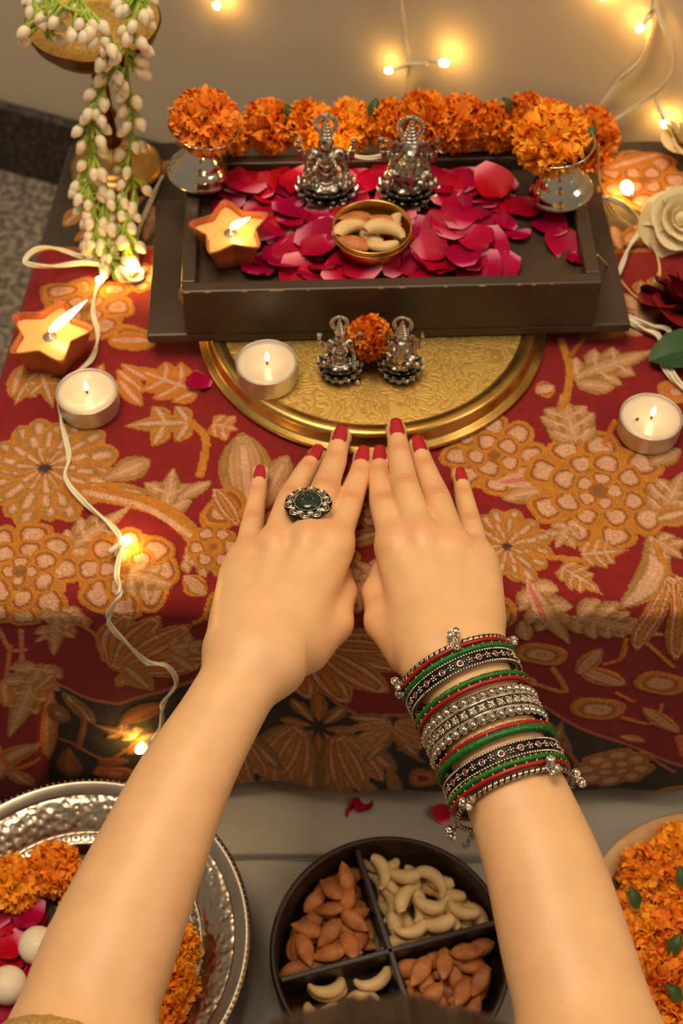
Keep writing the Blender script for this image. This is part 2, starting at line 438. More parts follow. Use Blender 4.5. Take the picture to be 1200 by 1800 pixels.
# low table under the cloths
tb = empty('low_table', (0.075, 0.645, FLOOR))
tag(tb, 'low wooden table hidden beneath the embroidered cloth', 'table')
x0, x1, y0, y1 = -0.27, 0.28, -0.188, 0.19
m = MB(); m.box((x0, y0, 0.222), (x1, y1, 0.246)); m.build('table_top', M['tablewood'], tb, smooth=False, bevel=0.004)
for sx in (x0+0.01, x1-0.05):
    for sy in (y0+0.01, y1-0.05):
        m = MB(); m.box((sx, sy, 0), (sx+0.04, sy+0.04, 0.222)); m.build('leg', M['tablewood'], tb, smooth=False, bevel=0.003)

# ------------------------------------------------------------------ embroidered cloth
RC = 0.012
LT = YB-(YF+RC)
HEM_Z = atY(600, 1388, YF-0.010).z
SMAX = LT+RC*PI/2+(-HEM_Z-RC)
def xl_edge(Y): return -0.2116+(Y-0.5755)*0.079
def cpt(px, py):
    p = at(px, py, 0)
    if p.y >= YF+RC*0.6: return np.array([p.x, YB-p.y])
    p = atY(px, py, YF)
    return np.array([p.x, LT+RC*PI/2+max(-p.z-RC, -RC*0.6)])
def wrap(d):
    d = np.maximum(d, 0); q = RC*PI/2
    out = np.where(d < q, RC*np.sin(np.minimum(d, q)/RC), RC); down = np.where(d < q, RC*(1-np.cos(np.minimum(d, q)/RC)), RC+(d-q))
    return out, down
def sstep(a, b, x):
    t = np.clip((x-a)/(b-a), 0, 1); return t*t*(3-2*t)
def u_fold(down): return -0.171-0.026*np.clip((down-0.06)/0.15, -0.4, 1.4)
def drape_out(u, down):
    """how far the hanging cloth stands out from the table front"""
    amp = sstep(0.0, 0.16, down)
    f = 0.003*np.sin(u*38+0.6)+0.002*np.sin(u*83+1.9)+0.0015*np.sin(u*17)+0.0065
    f = f+0.010*sstep(0.0, -0.010, u-u_fold(down))
    return amp*f+0.002
def top_bump(u, s):
    return 0.0006*np.sin(u*61+s*23)+0.0005*np.sin(s*87-u*31)+0.0022*np.exp(-((s-0.28-(u+0.13)*-0.55)/0.012)**2)*sstep(-0.20, -0.17, u)*sstep(-0.08, -0.11, u)
def cloth_pos(u, s):
    Yt = YB-np.minimum(s, LT)
    ov, dv = wrap(s-LT); ou, du = wrap(xl_edge(Yt)-u)
    X = np.where(u < xl_edge(Yt), xl_edge(Yt)-ou, u)
    down = np.sqrt(dv*dv+du*du)
    Y = Yt-ov-drape_out(u, dv)*(dv > 0)
    Z = -down+np.where(down <= 0, top_bump(u, s), 0)
    return X, Y, Z
def on_cloth(px, py, h=0.0):
    p = at(px, py, h)
    if p.y >= YF+0.006: return p
    Y = YF
    for _ in range(4):
        p = atY(px, py, Y-h); Y = YF-float(drape_out(np.array(p.x), np.array(max(-p.z, 0.0))))
    return p

CH = 0.0009
ug = np.arange(-0.36, XR, CH); sg = np.arange(0, SMAX+CH*0.5, CH)
NU, NS = len(ug), len(sg)
U, S = np.meshgrid(ug, sg)            # shape (NS, NU)
C_RED = np.array(srgb(146, 5, 15)[:3]); C_BLK = np.array(srgb(42, 36, 30)[:3]); C_GOLD = np.array(srgb(206, 130, 34)[:3])
C_PINK = np.array(srgb(226, 170, 134)[:3]); C_OLV = np.array(srgb(176, 126, 62)[:3]); C_DG = np.array(srgb(168, 96, 24)[:3])
C_ORG = np.array(srgb(214, 118, 40)[:3]); C_ROSE = np.array(srgb(220, 120, 100)[:3]); C_BEI = np.array(srgb(204, 152, 102)[:3])
IMG = np.empty((NS, NU, 3)); IMG[:] = C_RED
HGT = np.zeros((NS, NU))
rng = np.random.default_rng(5)
def interp_edge(pts):
    q = np.array([cpt(*p) for p in pts]); o = np.argsort(q[:, 0]); return np.interp(ug, q[o, 0], q[o, 1])
# black front border, its wavy upper edge followed from the photograph
be = interp_edge([(-60, 1180), (100, 1186), (157, 1207), (210, 1218), (280, 1205), (420, 1160), (535, 1176), (583, 1210), (633, 1235), (700, 1236), (800, 1225), (930, 1218), (1008, 1251), (1110, 1290), (1200, 1323), (1300, 1350)])
FOLD = u_fold(S-LT); mk = (S > be[None, :]) & ((U > FOLD) | (S > cpt(60, 1368)[1])); IMG[mk] = C_BLK
mk = (np.abs(S-be[None, :]) < 0.0016) & (U > FOLD); IMG[mk] = C_ROSE*0.8
bb = interp_edge([(150, 436), (280, 436), (700, 440), (1080, 441), (1200, 440)])
mk = S < bb[None, :]; IMG[mk] = np.array(srgb(72, 58, 40)[:3])
mk = np.abs(S-bb[None, :]) < 0.0018; IMG[mk] = C_ORG*0.7

def window(lo, hi):
    i0, i1 = np.searchsorted(ug, lo[0]), np.searchsorted(ug, hi[0]); j0, j1 = np.searchsorted(sg, lo[1]), np.searchsorted(sg, hi[1])
    return slice(max(j0, 0), min(j1+1, NS)), slice(max(i0, 0), min(i1+1, NU))
def pxs(px, py):
    return float(np.linalg.norm(cpt(px+4, py)-cpt(px-4, py)))/8
def paint(q, mask, rr, zones):
    """zones: list of (limit, colour) over the contour value rr (0 centre .. 1 edge)"""
    sub = IMG[q]; hs = HGT[q]; done = np.zeros_like(mask)
    for lim, c in zones:
        k = mask & (rr <= lim) & ~done; done |= k
        sub[k] = c*(1+0.13*np.sin(rr[k]*26))[:, None]
    hs[mask] = np.maximum(hs[mask], 1.0); IMG[q] = sub; HGT[q] = hs
def petal_c(b, t, w, zones, p=1.0, q=0.75, bend=0.0):
    d = t-b; L = np.linalg.norm(d)+1e-9; d = d/L; n = np.array([-d[1], d[0]])
    pad = w*0.6+abs(bend)*L+0.002
    win = window(np.minimum(b, t)-pad, np.maximum(b, t)+pad)
    x, y = U[win]-b[0], S[win]-b[1]
    if x.size == 0: return
    a = (x*d[0]+y*d[1])/L; c = x*n[0]+y*n[1]-bend*L*np.sin(PI*np.clip(a, 0, 1))
    ac = np.clip(a, 1e-6, 1-1e-6)
    pr = 0.5*w*np.sin(PI*ac**p)**q
    r = np.abs(c)/pr
    ends = np.maximum(np.abs(a-0.5)*2, 0)**5
    rr = np.maximum(r, ends*(r > 0)); rr = np.where(r > 1, 2, np.maximum(r, ends))
    paint(win, (a > 0) & (a < 1) & (r <= 1), rr, zones)
def petal(base, tip, w, zones, **k):
    mx, my = (base[0]+tip[0])/2, (base[1]+tip[1])/2
    petal_c(cpt(*base), cpt(*tip), w*pxs(mx, my), zones, **k)
def blob_c(c, rx, ry, ang, zones, lob=3, amp=0.07, ph=0.0):
    R = max(rx, ry)*1.2; win = window(c-R, c+R); x, y = U[win]-c[0], S[win]-c[1]
    if x.size == 0: return
    ca, sa = math.cos(ang), math.sin(ang); X = (x*ca+y*sa)/rx; Y = (-x*sa+y*ca)/ry
    th = np.arctan2(Y, X); rr = (np.abs(X)**2.6+np.abs(Y)**2.6)**(1/2.6)/(1+amp*np.cos(lob*th+ph))
    paint(win, rr <= 1, rr, zones)
def blob(px, py, rx, ry, ang, zones, **k):
    s = pxs(px, py); blob_c(cpt(px, py), rx*s, ry*s, ang, zones, **k)
def stem(pts, w, col):
    P = spline([Vector((*cpt(*p), 0)) for p in pts], 14); ww = w*pxs(*pts[len(pts)//2])/2
    for i in range(len(P)-1):
        b = np.array(P[i][:2]); t = np.array(P[i+1][:2]); win = window(np.minimum(b, t)-ww*1.2, np.maximum(b, t)+ww*1.2)
        x, y = U[win]-b[0], S[win]-b[1]
        if x.size == 0: continue
        d = t-b; L2 = d@d+1e-12; a = np.clip((x*d[0]+y*d[1])/L2, 0, 1); r = np.hypot(x-a*d[0], y-a*d[1])/ww
        paint(win, r <= 1, r, [(0.45, col*1.12), (1, col)])
Z_GP = [(0.52, C_PINK), (0.72, C_DG), (1, C_GOLD)]
Z_LEAF = [(0.16, C_PINK), (0.6, C_BEI), (1, C_OLV)]
Z_LEAF2 = [(0.25, C_PINK), (0.62, C_OLV), (1, C_GOLD)]
Z_LEAF3 = [(0.25, C_PINK*0.95), (0.7, C_OLV*0.8), (1, C_OLV*0.65)]
Z_ORG = [(0.3, C_PINK), (0.6, C_ORG), (1, C_GOLD)]
Z_STRIPE = [(0.22, C_GOLD), (0.34, C_DG), (0.62, C_PINK), (0.78, C_DG), (1, C_GOLD)]
Z_POD = [(0.25, C_BEI), (0.5, C_PINK*0.9), (0.68, C_DG), (1, C_GOLD)]
def leaf(base, tip, w, zones=Z_LEAF, n=3, sweep=0.55, asym=1.0):
    b, t = cpt(*base), cpt(*tip); d = t-b; L = np.linalg.norm(d); d = d/L; nn = np.array([-d[1], d[0]])
    W = w*pxs((base[0]+tip[0])/2, (base[1]+tip[1])/2)
    for k in range(n):
        f = 0.06+0.62*k/max(n, 1); o = b+d*L*f; ln = W*(0.62-0.12*abs(k-0.8))
        for sg_ in (-1, 1):
            e = o+(d*sweep+nn*sg_*(1.0 if sg_ > 0 else asym))*ln/math.hypot(sweep, 1)
            petal_c(o-d*L*0.03, e, W*0.40, zones, p=0.92, q=0.95)
    petal_c(b, t, W*0.44, zones, p=0.8, q=0.95)
    for k in range(n):           # light veins
        f = 0.06+0.62*k/max(n, 1); o = b+d*L*f; ln = W*(0.50-0.12*abs(k-0.8))
        for sg_ in (-1, 1):
            e = o+(d*sweep+nn*sg_)*ln/math.hypot(sweep, 1); petal_c(o, e, W*0.055, [(1, zones[0][1])], q=0.4)
    petal_c(b, b+d*L*0.94, W*0.06, [(1, zones[0][1])], q=0.4)
def peony(px, py, R, rings=((0.76, 9, 0.30), (0.46, 7, 0.24), (0.18, 4, 0.18)), zones=Z_GP, ph=0.0):
    c = cpt(px, py); s = pxs(px, py)*R
    blob_c(c, s*0.86, s*0.86, 0, [(1, C_GOLD)], lob=9, amp=0.03)
    for ri, (rr, n, br) in enumerate(rings):
        for k in range(n):
            a = 2*PI*(k+0.5*(ri % 2))/n+ph+rng.uniform(-0.08, 0.08)
            blob_c(c+s*rr*np.array([math.cos(a), math.sin(a)]), s*br*rng.uniform(0.88, 1.05), s*br*rng.uniform(0.92, 1.15), a, zones, lob=3, amp=0.08, ph=rng.uniform(0, 6))
    blob_c(c, s*0.12, s*0.12, 0, [(0.5, C_OLV*0.6), (1, C_DG)], lob=4, amp=0.1)
def chrys(px, py, R, n=16, ph=0.0, zones=Z_LEAF2):
    c = cpt(px, py); s = pxs(px, py)*R
    for rr, nn_, w in ((1.0, n, 0.40), (0.74, n-2, 0.34), (0.46, n-5, 0.26)):
        for k in range(nn_):
            a = 2*PI*(k+rng.uniform(-0.2, 0.2))/nn_+ph+rr; e = np.array([math.cos(a), math.sin(a)]); rl = s*rr*rng.uniform(0.85, 1.08)
            petal_c(c+e*s*rr*0.12, c+e*rl, s*w*rng.uniform(0.9, 1.15), zones, p=1.9, q=0.65)
    blob_c(c, s*0.09, s*0.06, 0, [(1, np.array(srgb(60, 58, 62)[:3]))])
def lotus(base, tip, spread, w, n=5, zones=Z_STRIPE):
    b, t = cpt(*base), cpt(*tip); d = t-b; L = np.linalg.norm(d); a0 = math.atan2(d[1], d[0]); W = w*pxs(*base)
    order = sorted(range(n), key=lambda k: -abs(k-(n-1)/2))
    for k in order:
        f = (k-(n-1)/2)/((n-1)/2); a = a0+f*spread; ln = L*(1-0.12*abs(f))
        petal_c(b, b+ln*np.array([math.cos(a), math.sin(a)]), W, zones, p=1.25, q=0.7, bend=0.08*f)

# --- table-top motifs, from back to front
peony(1130, 318, 78, rings=((0.72, 7, 0.34), (0.3, 4, 0.28))); petal((1060, 300), (1165, 272), 40, Z_ORG); petal((1160, 400), (1085, 430), 46, Z_GP); petal((1090, 440), (1075, 400), 30, Z_GP); petal((1130, 420), (1200, 432), 24, Z_ORG)
petal((300, 300), (225, 270), 40, Z_ORG); petal((240, 330), (300, 280), 36, Z_GP); petal((235, 372), (130, 424), 48, Z_ORG); petal((270, 360), (255, 425), 30, Z_GP); petal((330, 400), (250, 395), 22, Z_LEAF); petal((255, 345), (190, 372), 30, Z_GP); petal((150, 360), (112, 400), 34, Z_LEAF2); peony(210, 330, 40, rings=((0.6, 6, 0.36),))
for x in range(400, 1000, 90): peony(x, 345+10*math.sin(x), 60); leaf((x+20, 420), (x+50, 470), 60)
peony(150, 545, 86, rings=((0.66, 7, 0.34), (0.28, 4, 0.28)), zones=Z_POD); peony(240, 490, 40, rings=((0.6, 6, 0.36),))
blob(232, 596, 42, 28, 0.2, Z_POD); blob(108, 512, 40, 22, -0.2, Z_POD); petal((270, 600), (190, 600), 40, Z_ORG); blob(200, 510, 30, 20, 0, Z_POD)
petal((182, 640), (150, 700), 26, Z_ORG)
leaf((352, 690), (222, 642), 95, [(0.18, C_PINK), (0.6, C_ORG), (1, C_GOLD)], n=3)
petal((205, 650), (252, 690), 32, Z_ORG); petal((205, 665), (250, 715), 34, Z_ORG); petal((212, 640), (262, 668), 26, Z_ORG)
leaf((338, 746), (216, 752), 88, Z_LEAF2, n=2); stem([(338, 746), (362, 775), (352, 835)], 15, C_GOLD)
leaf((372, 748), (420, 758), 60, Z_ORG, n=2)
leaf((60, 655), (25, 712), 70, Z_LEAF2, n=3); leaf((70, 650), (95, 720), 66, Z_LEAF2, n=2); petal((40, 640), (20, 700), 34, Z_ORG)
chrys(80, 828, 128, n=18); petal((180, 845), (264, 808), 56, Z_LEAF, p=1.4); petal((150, 860), (262, 868), 40, Z_LEAF2); petal((150, 850), (240, 885), 34, Z_ORG)
leaf((292, 902), (305, 822), 92, Z_LEAF, n=2); petal((310, 880), (372, 846), 30, Z_LEAF)
petal((440, 912), (425, 762), 96, Z_LEAF, p=1.2); petal((455, 900), (505, 800), 60, Z_LEAF, p=1.2)
blob(395, 895, 34, 50, 0.5, Z_GP); petal((420, 925), (375, 858), 40, Z_STRIPE)
stem([(120, 862), (230, 880), (310, 915), (390, 1000)], 34, C_GOLD); stem([(150, 866), (250, 892), (330, 940), (400, 985)], 12, C_PINK)
leaf((115, 968), (235, 888), 84, Z_LEAF, n=3)
peony(35, 1005, 104); peony(222, 1003, 92, rings=((0.7, 8, 0.32), (0.36, 5, 0.26)))
leaf((225, 1010), (305, 1030), 74, Z_LEAF, n=2); leaf((320, 985), (410, 1000), 52, Z_LEAF, n=2)
peony(375, 962, 50, rings=((0.6, 6, 0.36),))
petal((362, 1040), (322, 1012), 40, Z_POD); stem([(342, 1090), (372, 1048), (400, 1030)], 10, C_GOLD); blob(380, 1070, 22, 30, 0.3, Z_POD)
lotus((200, 1165), (335, 1092), 0.55, 62, 5); leaf((300, 1130), (372, 1120), 70, Z_LEAF, n=2); petal((250, 1165), (205, 1190), 40, Z_LEAF2); petal((215, 1155), (268, 1200), 50, Z_LEAF2); petal((300, 1140), (342, 1168), 30, Z_LEAF)
leaf((150, 1075), (60, 1120), 64, Z_LEAF, n=2); leaf((100, 1065), (95, 1145), 70, Z_LEAF, n=2); stem([(130, 1085), (170, 1110), (185, 1150)], 9, C_ORG)
stem([(0, 1100), (20, 1130), (45, 1130)], 10, C_ROSE); stem([(20, 1125), (15, 1170)], 8, C_ORG); stem([(38, 1100), (42, 1160)], 9, C_ROSE)
# around and between the hands
peony(560, 1010, 80); leaf((690, 1030), (618, 985), 70, Z_LEAF, n=3); petal((600, 960), (680, 930), 36, Z_LEAF2); leaf((640, 1060), (600, 1010), 50, Z_LEAF, n=2)
peony(520, 930, 60); peony(640, 880, 60); chrys(770, 960, 70, n=12)
lotus((540, 1120), (680, 1200), 0.75, 74, 5); petal((560, 1120), (690, 1130), 60, Z_STRIPE); leaf((450, 1100), (500, 1180), 90, Z_LEAF)
peony(868, 800, 88, rings=((0.74, 8, 0.33), (0.36, 5, 0.28))); petal((880, 880), (955, 862), 50, Z_LEAF, p=1.3); petal((870, 850), (960, 840), 34, [(0.3, C_ROSE), (1, C_PINK)])
peony(1052, 862, 126, rings=((0.80, 9, 0.27), (0.50, 8, 0.22), (0.22, 5, 0.16)))
chrys(890, 962, 86, n=14, zones=Z_LEAF2)
leaf((1012, 782), (985, 692), 104, Z_LEAF, n=3, sweep=0.75); leaf((1004, 668), (1160, 612), 90, Z_LEAF, n=3); petal((1010, 675), (1080, 682), 40, Z_LEAF)
stem([(985, 600), (1000, 650), (995, 700), (985, 720)], 14, C_GOLD); stem([(1030, 590), (1000, 630)], 8, C_DG); petal((975, 680), (940, 690), 40, Z_GP)
petal((1015, 595), (1110, 580), 24, [(0.4, C_DG), (1, C_DG*0.8)]); leaf((1090, 575), (1170, 540), 74, Z_LEAF, n=2); petal((1090, 520), (1120, 545), 50, Z_GP); leaf((1120, 520), (1200, 500), 70, Z_LEAF2, n=2)
petal((1075, 790), (1060, 770), 20, Z_ORG); stem([(1065, 775), (1080, 740)], 10, C_ORG); blob(1190, 690, 36, 26, 0, Z_ORG); petal((1140, 820), (1196, 790), 40, Z_LEAF)
leaf((1165, 905), (1200, 830), 90, Z_LEAF, n=3); petal((1150, 915), (1210, 900), 50, Z_LEAF2)
leaf((1000, 925), (975, 965), 60, Z_LEAF, n=2)
leaf((1020, 975), (1105, 968), 62, Z_LEAF2, n=3); stem([(930, 975), (1025, 985)], 12, C_GOLD); leaf((985, 995), (1060, 1040), 56, Z_LEAF2, n=3)
leaf((930, 1025), (1000, 1125), 88, Z_LEAF, n=3); leaf((1005, 1078), (1170, 1110), 98, Z_LEAF, n=4); petal((925, 1020), (962, 1090), 26, [(0.4, C_ROSE), (1, C_PINK)])
petal((1140, 935), (1090, 1050), 60, [(0.5, C_PINK), (1, C_OLV)], bend=-0.22); leaf((1150, 950), (1200, 985), 70, Z_LEAF, n=2); stem([(1150, 960), (1180, 1020)], 10, C_GOLD)
lotus((1180, 1010), (1185, 1150), 0.4, 46, 3)
blob(950, 1142, 44, 34, 0.3, Z_POD, lob=2); petal((925, 1120), (915, 1085), 34, Z_LEAF); stem([(970, 1165), (990, 1200), (930, 1190)], 11, C_GOLD)
petal((1010, 1160), (1098, 1188), 46, Z_POD); petal((1012, 1172), (1055, 1130), 40, Z_POD); stem([(1060, 1155), (1090, 1145), (1098, 1115)], 9, C_ORG)
blob(1048, 1224, 46, 34, 0.25, Z_POD, lob=2); blob(1158, 1186, 44, 34, 0.35, Z_POD, lob=2); stem([(1090, 1240), (1140, 1250), (1160, 1220)], 9, C_ORG); stem([(1080, 1200), (1110, 1215)], 7, C_ORG); stem([(1120, 1110), (1180, 1160)], 8, C_GOLD)
petal((1125, 1225), (1190, 1262), 34, Z_POD); petal((1085, 1270), (1130, 1280), 22, Z_ORG); blob(880, 1080, 26, 40, 0.2, Z_GP); stem([(905, 1050), (880, 1070)], 8, C_GOLD); blob(890, 1180, 24, 26, 0, Z_GP); petal((910, 1180), (945, 1195), 24, Z_ORG)
stem([(1150, 1085), (1152, 1060), (1142, 1064)], 5, C_ROSE); stem([(1190, 1270), (1200, 1300)], 18, C_ORG)
# hanging corner at the left
leaf((75, 1150), (20, 1262), 100, Z_LEAF, n=4); petal((92, 1190), (88, 1320), 30, [(0.5, C_PINK), (1, C_ORG)]); petal((60, 1190), (100, 1170), 34, Z_LEAF2); petal((10, 1175), (15, 1215), 34, Z_ORG)
petal((85, 1270), (0, 1330), 50, [(0.4, C_PINK), (1, C_OLV)], bend=0.15); petal((20, 1310), (65, 1345), 34, Z_LEAF2); petal((0, 1370), (95, 1362), 26, Z_GP); stem([(0, 1270), (30, 1310), (70, 1300)], 12, C_ORG)
# black border
petal((170, 1246), (112, 1198), 36, Z_LEAF3); stem([(140, 1290), (150, 1240), (130, 1215)], 9, C_DG); blob(105, 1235, 20, 32, 0, Z_LEAF3); stem([(110, 1280), (135, 1285), (190, 1305), (225, 1290)], 9, C_DG)
leaf((245, 1270), (165, 1245), 56, Z_LEAF3, n=2); petal((212, 1248), (290, 1222), 50, [(0.35, C_ORG), (1, C_DG)]); petal((225, 1300), (290, 1270), 44, [(0.4, C_ORG), (1, C_DG)])
petal((125, 1290), (125, 1352), 46, [(0.4, C_GOLD*0.7), (1, C_DG*0.8)], p=1.4); blob(205, 1330, 38, 26, 0.4, [(0.3, C_PINK), (1, C_ORG)]); blob(200, 1310, 26, 16, 0, [(1, C_DG)]); petal((130, 1378), (240, 1372), 14, Z_LEAF3)
for x0, y0, sc in ((560, 1256, 1.0),):
    for a in range(0, 360, 45):
        ca, sa = math.cos(math.radians(a)), math.sin(math.radians(a))
        petal((x0+10*ca, y0+8*sa), (x0+68*ca, y0+56*sa), 32, Z_LEAF3 if a % 90 else [(0.4, C_GOLD), (1, C_OLV*0.8)], p=1.3)
def tulip(x, y, dx, dy, w):
    for k in (-1.0, 1.0, -0.55, 0.55, 0.0):
        tx = x+dx*(1-0.1*abs(k))-dy*k*0.55; ty = y+dy*(1-0.1*abs(k))+dx*k*0.55
        petal((x+(-dy*k)*0.1, y+dx*k*0.1), (tx, ty), w, Z_STRIPE if abs(k) < 0.9 else Z_LEAF3, p=1.0)
tulip(530, 1262, -48, 108, 50); tulip(592, 1262, 50, 108, 50); tulip(690, 1250, -72, 26, 34); tulip(690, 1252, 60, 20, 34)
tulip(400, 1270, 40, 110, 46); tulip(350, 1270, -40, 100, 46)
for x, y, tx, ty in ((480, 1350, 440, 1388), (530, 1340, 532, 1385), (585, 1340, 580, 1386), (640, 1340, 660, 1386), (680, 1320, 700, 1380), (610, 1350, 612, 1388), (505, 1345, 495, 1388)):
    petal((x, y), (tx, ty), 26, [(0.4, C_OLV), (1, C_GOLD*0.75)], p=1.1)
stem([(700, 1290), (740, 1310)], 10, C_DG); blob(742, 1340, 26, 34, 0, [(0.35, C_RED), (0.7, C_ORG), (1, C_DG)]); petal((745, 1370), (742, 1392), 30, Z_GP)
peony(1075, 1325, 72, rings=((0.66, 8, 0.34), (0.25, 4, 0.28)), zones=[(0.5, C_PINK), (0.72, C_OLV*0.8), (1, C_GOLD*0.8)])
for a in (60, 90, 120, 150): petal((1075+20*math.cos(math.radians(a)), 1375), (1075+100*math.cos(math.radians(a)), 1375+34*math.sin(math.radians(a))), 36, [(0.4, C_OLV), (1, C_GOLD*0.7)], p=1.1)
petal((960, 1250), (1000, 1300), 30, Z_LEAF3); petal((985, 1245), (960, 1330), 26, Z_LEAF3); stem([(940, 1240), (1000, 1300), (1010, 1320)], 10, C_DG); petal((1000, 1330), (975, 1380), 40, Z_LEAF3); stem([(1130, 1300), (1180, 1330)], 8, C_DG)
blob(1180, 1370, 34, 30, 0, Z_POD, lob=2); petal((1140, 1390), (1170, 1405), 24, Z_LEAF3); petal((850, 1240), (800, 1300), 40, Z_LEAF3); tulip(830, 1260, 20, 110, 46); tulip(910, 1300, 10, 100, 46)

# the cloth goes on past the picture edge
peony(1345, 560, 100); leaf((1260, 640), (1380, 690), 90); chrys(1330, 820, 110, n=16); peony(1310, 1010, 90); leaf((1250, 960), (1330, 900), 70); lotus((1420, 960), (1400, 1120), 0.5, 60, 5)
leaf((1280, 1120), (1400, 1180), 90); blob(1270, 1210, 44, 34, 0.3, Z_POD, lob=2); peony(1460, 760, 80); leaf((1230, 760), (1260, 660), 70); tulip(1260, 1330, 0, 70, 44); tulip(1340, 1340, 20, 70, 44); peony(1320, 330, 70); peony(1440, 400, 60)
# woollen colour mottling (part of the embroidery itself)
nz = rng.normal(0, 1, (NS//6+2, NU//6+2)); nz = np.kron(nz, np.ones((6, 6)))[:NS, :NU]
IMG *= (1+0.05*nz+0.05*rng.normal(0, 1, (NS, NU)))[..., None]
hs = HGT.copy()
for _ in range(1): hs = (hs+np.roll(hs, 1, 0)+np.roll(hs, -1, 0)+np.roll(hs, 1, 1)+np.roll(hs, -1, 1))/5
X, Y, Z = cloth_pos(U, S)
rel = 0.0007*hs
Z = Z+np.where(S < LT, rel, 0); Y = Y-np.where(S >= LT+RC, rel, 0)
V = np.stack([X, Y, Z], -1).reshape(-1, 3).astype(np.float32)
ii = np.arange(NS*NU).reshape(NS, NU)
F = np.stack([ii[:-1, :-1], ii[1:, :-1], ii[1:, 1:], ii[:-1, 1:]], -1).reshape(-1, 4)
me = bpy.data.meshes.new('embroidered_cloth')
me.vertices.add(len(V)); me.vertices.foreach_set('co', V.ravel())
me.loops.add(F.size); me.loops.foreach_set('vertex_index', F.ravel().astype(np.int32))
me.polygons.add(len(F)); me.polygons.foreach_set('loop_start', np.arange(0, F.size, 4, dtype=np.int32)); me.polygons.foreach_set('use_smooth', np.ones(len(F), bool))
me.update(calc_edges=True)
set_col(me, np.clip(IMG*0.74, 0, 1).reshape(-1, 3))
M['cloth'] = mat_attr('wool_embroidery', 0.9, bump=0.6, bscale=900, bdist=0.0008, sheen=0.08, grain=0.22, gscale=1100)
me.materials.append(M['cloth'])
o = inst('embroidered_cloth', me)
tag(o, 'red wool-embroidered cloth with gold and pink flowers and black border, draped over the table', 'tablecloth')

# ------------------------------------------------------------------ white sheets on the floor in front of the table
def sheet(name, label, x0, x1, y0, y1, z, th, seed, mt='sheet', edge=0.006):
    xs = np.linspace(x0, x1, 150); ys = np.linspace(y1, y0, 90); P = []
    for x in xs:
        row = []
        for y in ys:
            w = 0.0022*max(0, math.sin(x*16+y*30+seed))+0.0018*max(0, math.sin(x*31-y*42+seed*2))+0.001*math.sin(x*70+y*15)
            f = min(1, (y1-y)/0.02); ee = min(1, (y-y0)/edge)
            row.append((x, y+0.004*math.sin(x*9+seed)*(1-ee), z+max(w*f, 0)+th*math.sqrt(max(0, 1-(1-ee)**2))))
        row.append((x, y0+0.004*math.sin(x*9+seed)-0.0005, z)); P.append(row)
    m = MB(); m.grid(P); o = m.build(name, M[mt]); return tag(o, label, 'sheet')
sheet('white_sheet', 'wide white cotton sheet spread on the floor under the nut box', -0.62, 0.62, -0.60, 0.46, FLOOR+0.001, 0.0015, 0.3)
sheet('white_sheet', 'folded white cotton sheet lying along the foot of the embroidered cloth', -0.55, 0.60, at(600, 1536, FLOOR).y+0.004, 0.47, FLOOR+0.0045, 0.007, 1.7)
# ------------------------------------------------------------------ dark wooden altar tray (stool with a recessed top)
ROT = math.atan2(0.010, 0.305)
PL_TOP = 0.014
BC = at(686, 582, 0.02)                                # middle of the front edge
alt = empty('altar_tray', (BC.x+0.0, BC.y, PL_TOP), (0, 0, ROT))
tag(alt, 'chipped dark brown wooden altar tray holding petals and silver idols', 'tray')
HW = 0.1292; DEP = 0.128; BT = 0.007; H_ = 0.044
m = MB(); m.box((-HW-0.0245, 0.0, 0.0), (HW+0.0235, DEP, BT)); m.build('base_board', M['wood'], alt, smooth=False, bevel=0.0012)
for nm, lo, hi in (('front_panel', (-HW, 0, BT), (HW, 0.009, H_)), ('back_panel', (-HW, DEP-0.009, BT), (HW, DEP, H_)),
                   ('side_panel', (-HW, 0.009, BT), (-HW+0.009, DEP-0.009, H_)), ('side_panel', (HW-0.009, 0.009, BT), (HW, DEP-0.009, H_))):
    m = MB(); m.box(lo, hi); m.build(nm, M['wood'], alt, smooth=False, bevel=0.0012)
REC = 0.034          # height of the recessed floor
m = MB(); m.box((-HW+0.009, 0.009, REC-0.006), (HW-0.009, DEP-0.009, REC)); m.build('tray_floor', M['wood'], alt, smooth=False)
for x, y in ((-0.13, 0.118), (0.13, 0.118)):          # feet that carry the rear of the stool
    m = MB(); m.lathe([(0, 0), (0.006, 0), (0.007, PL_TOP-0.001), (0, PL_TOP)], 16); m.build('foot', M['wood'], alt, M=T(x, y, -PL_TOP))
random.seed(3)
for k in range(16):
    x = random.uniform(-HW, HW); w = random.uniform(0.0008, 0.0028)
    if k < 3: x = -HW+0.0006
    m = MB(); m.ball((0, 0, 0), (w, 0.0005, random.uniform(0.0004, 0.0012) if k > 2 else 0.003), 8, 5)
    m.build('paint_chip', M['chip'], alt, M=T(x, 0.0002 if k > 2 else 0.0004, H_-0.0008-(0.004*k if k < 3 else 0)))
ALT = Matrix.Translation(alt.location) @ Matrix.Rotation(ROT, 4, 'Z')
TR_Z = PL_TOP+REC; RIM_Z = PL_TOP+H_

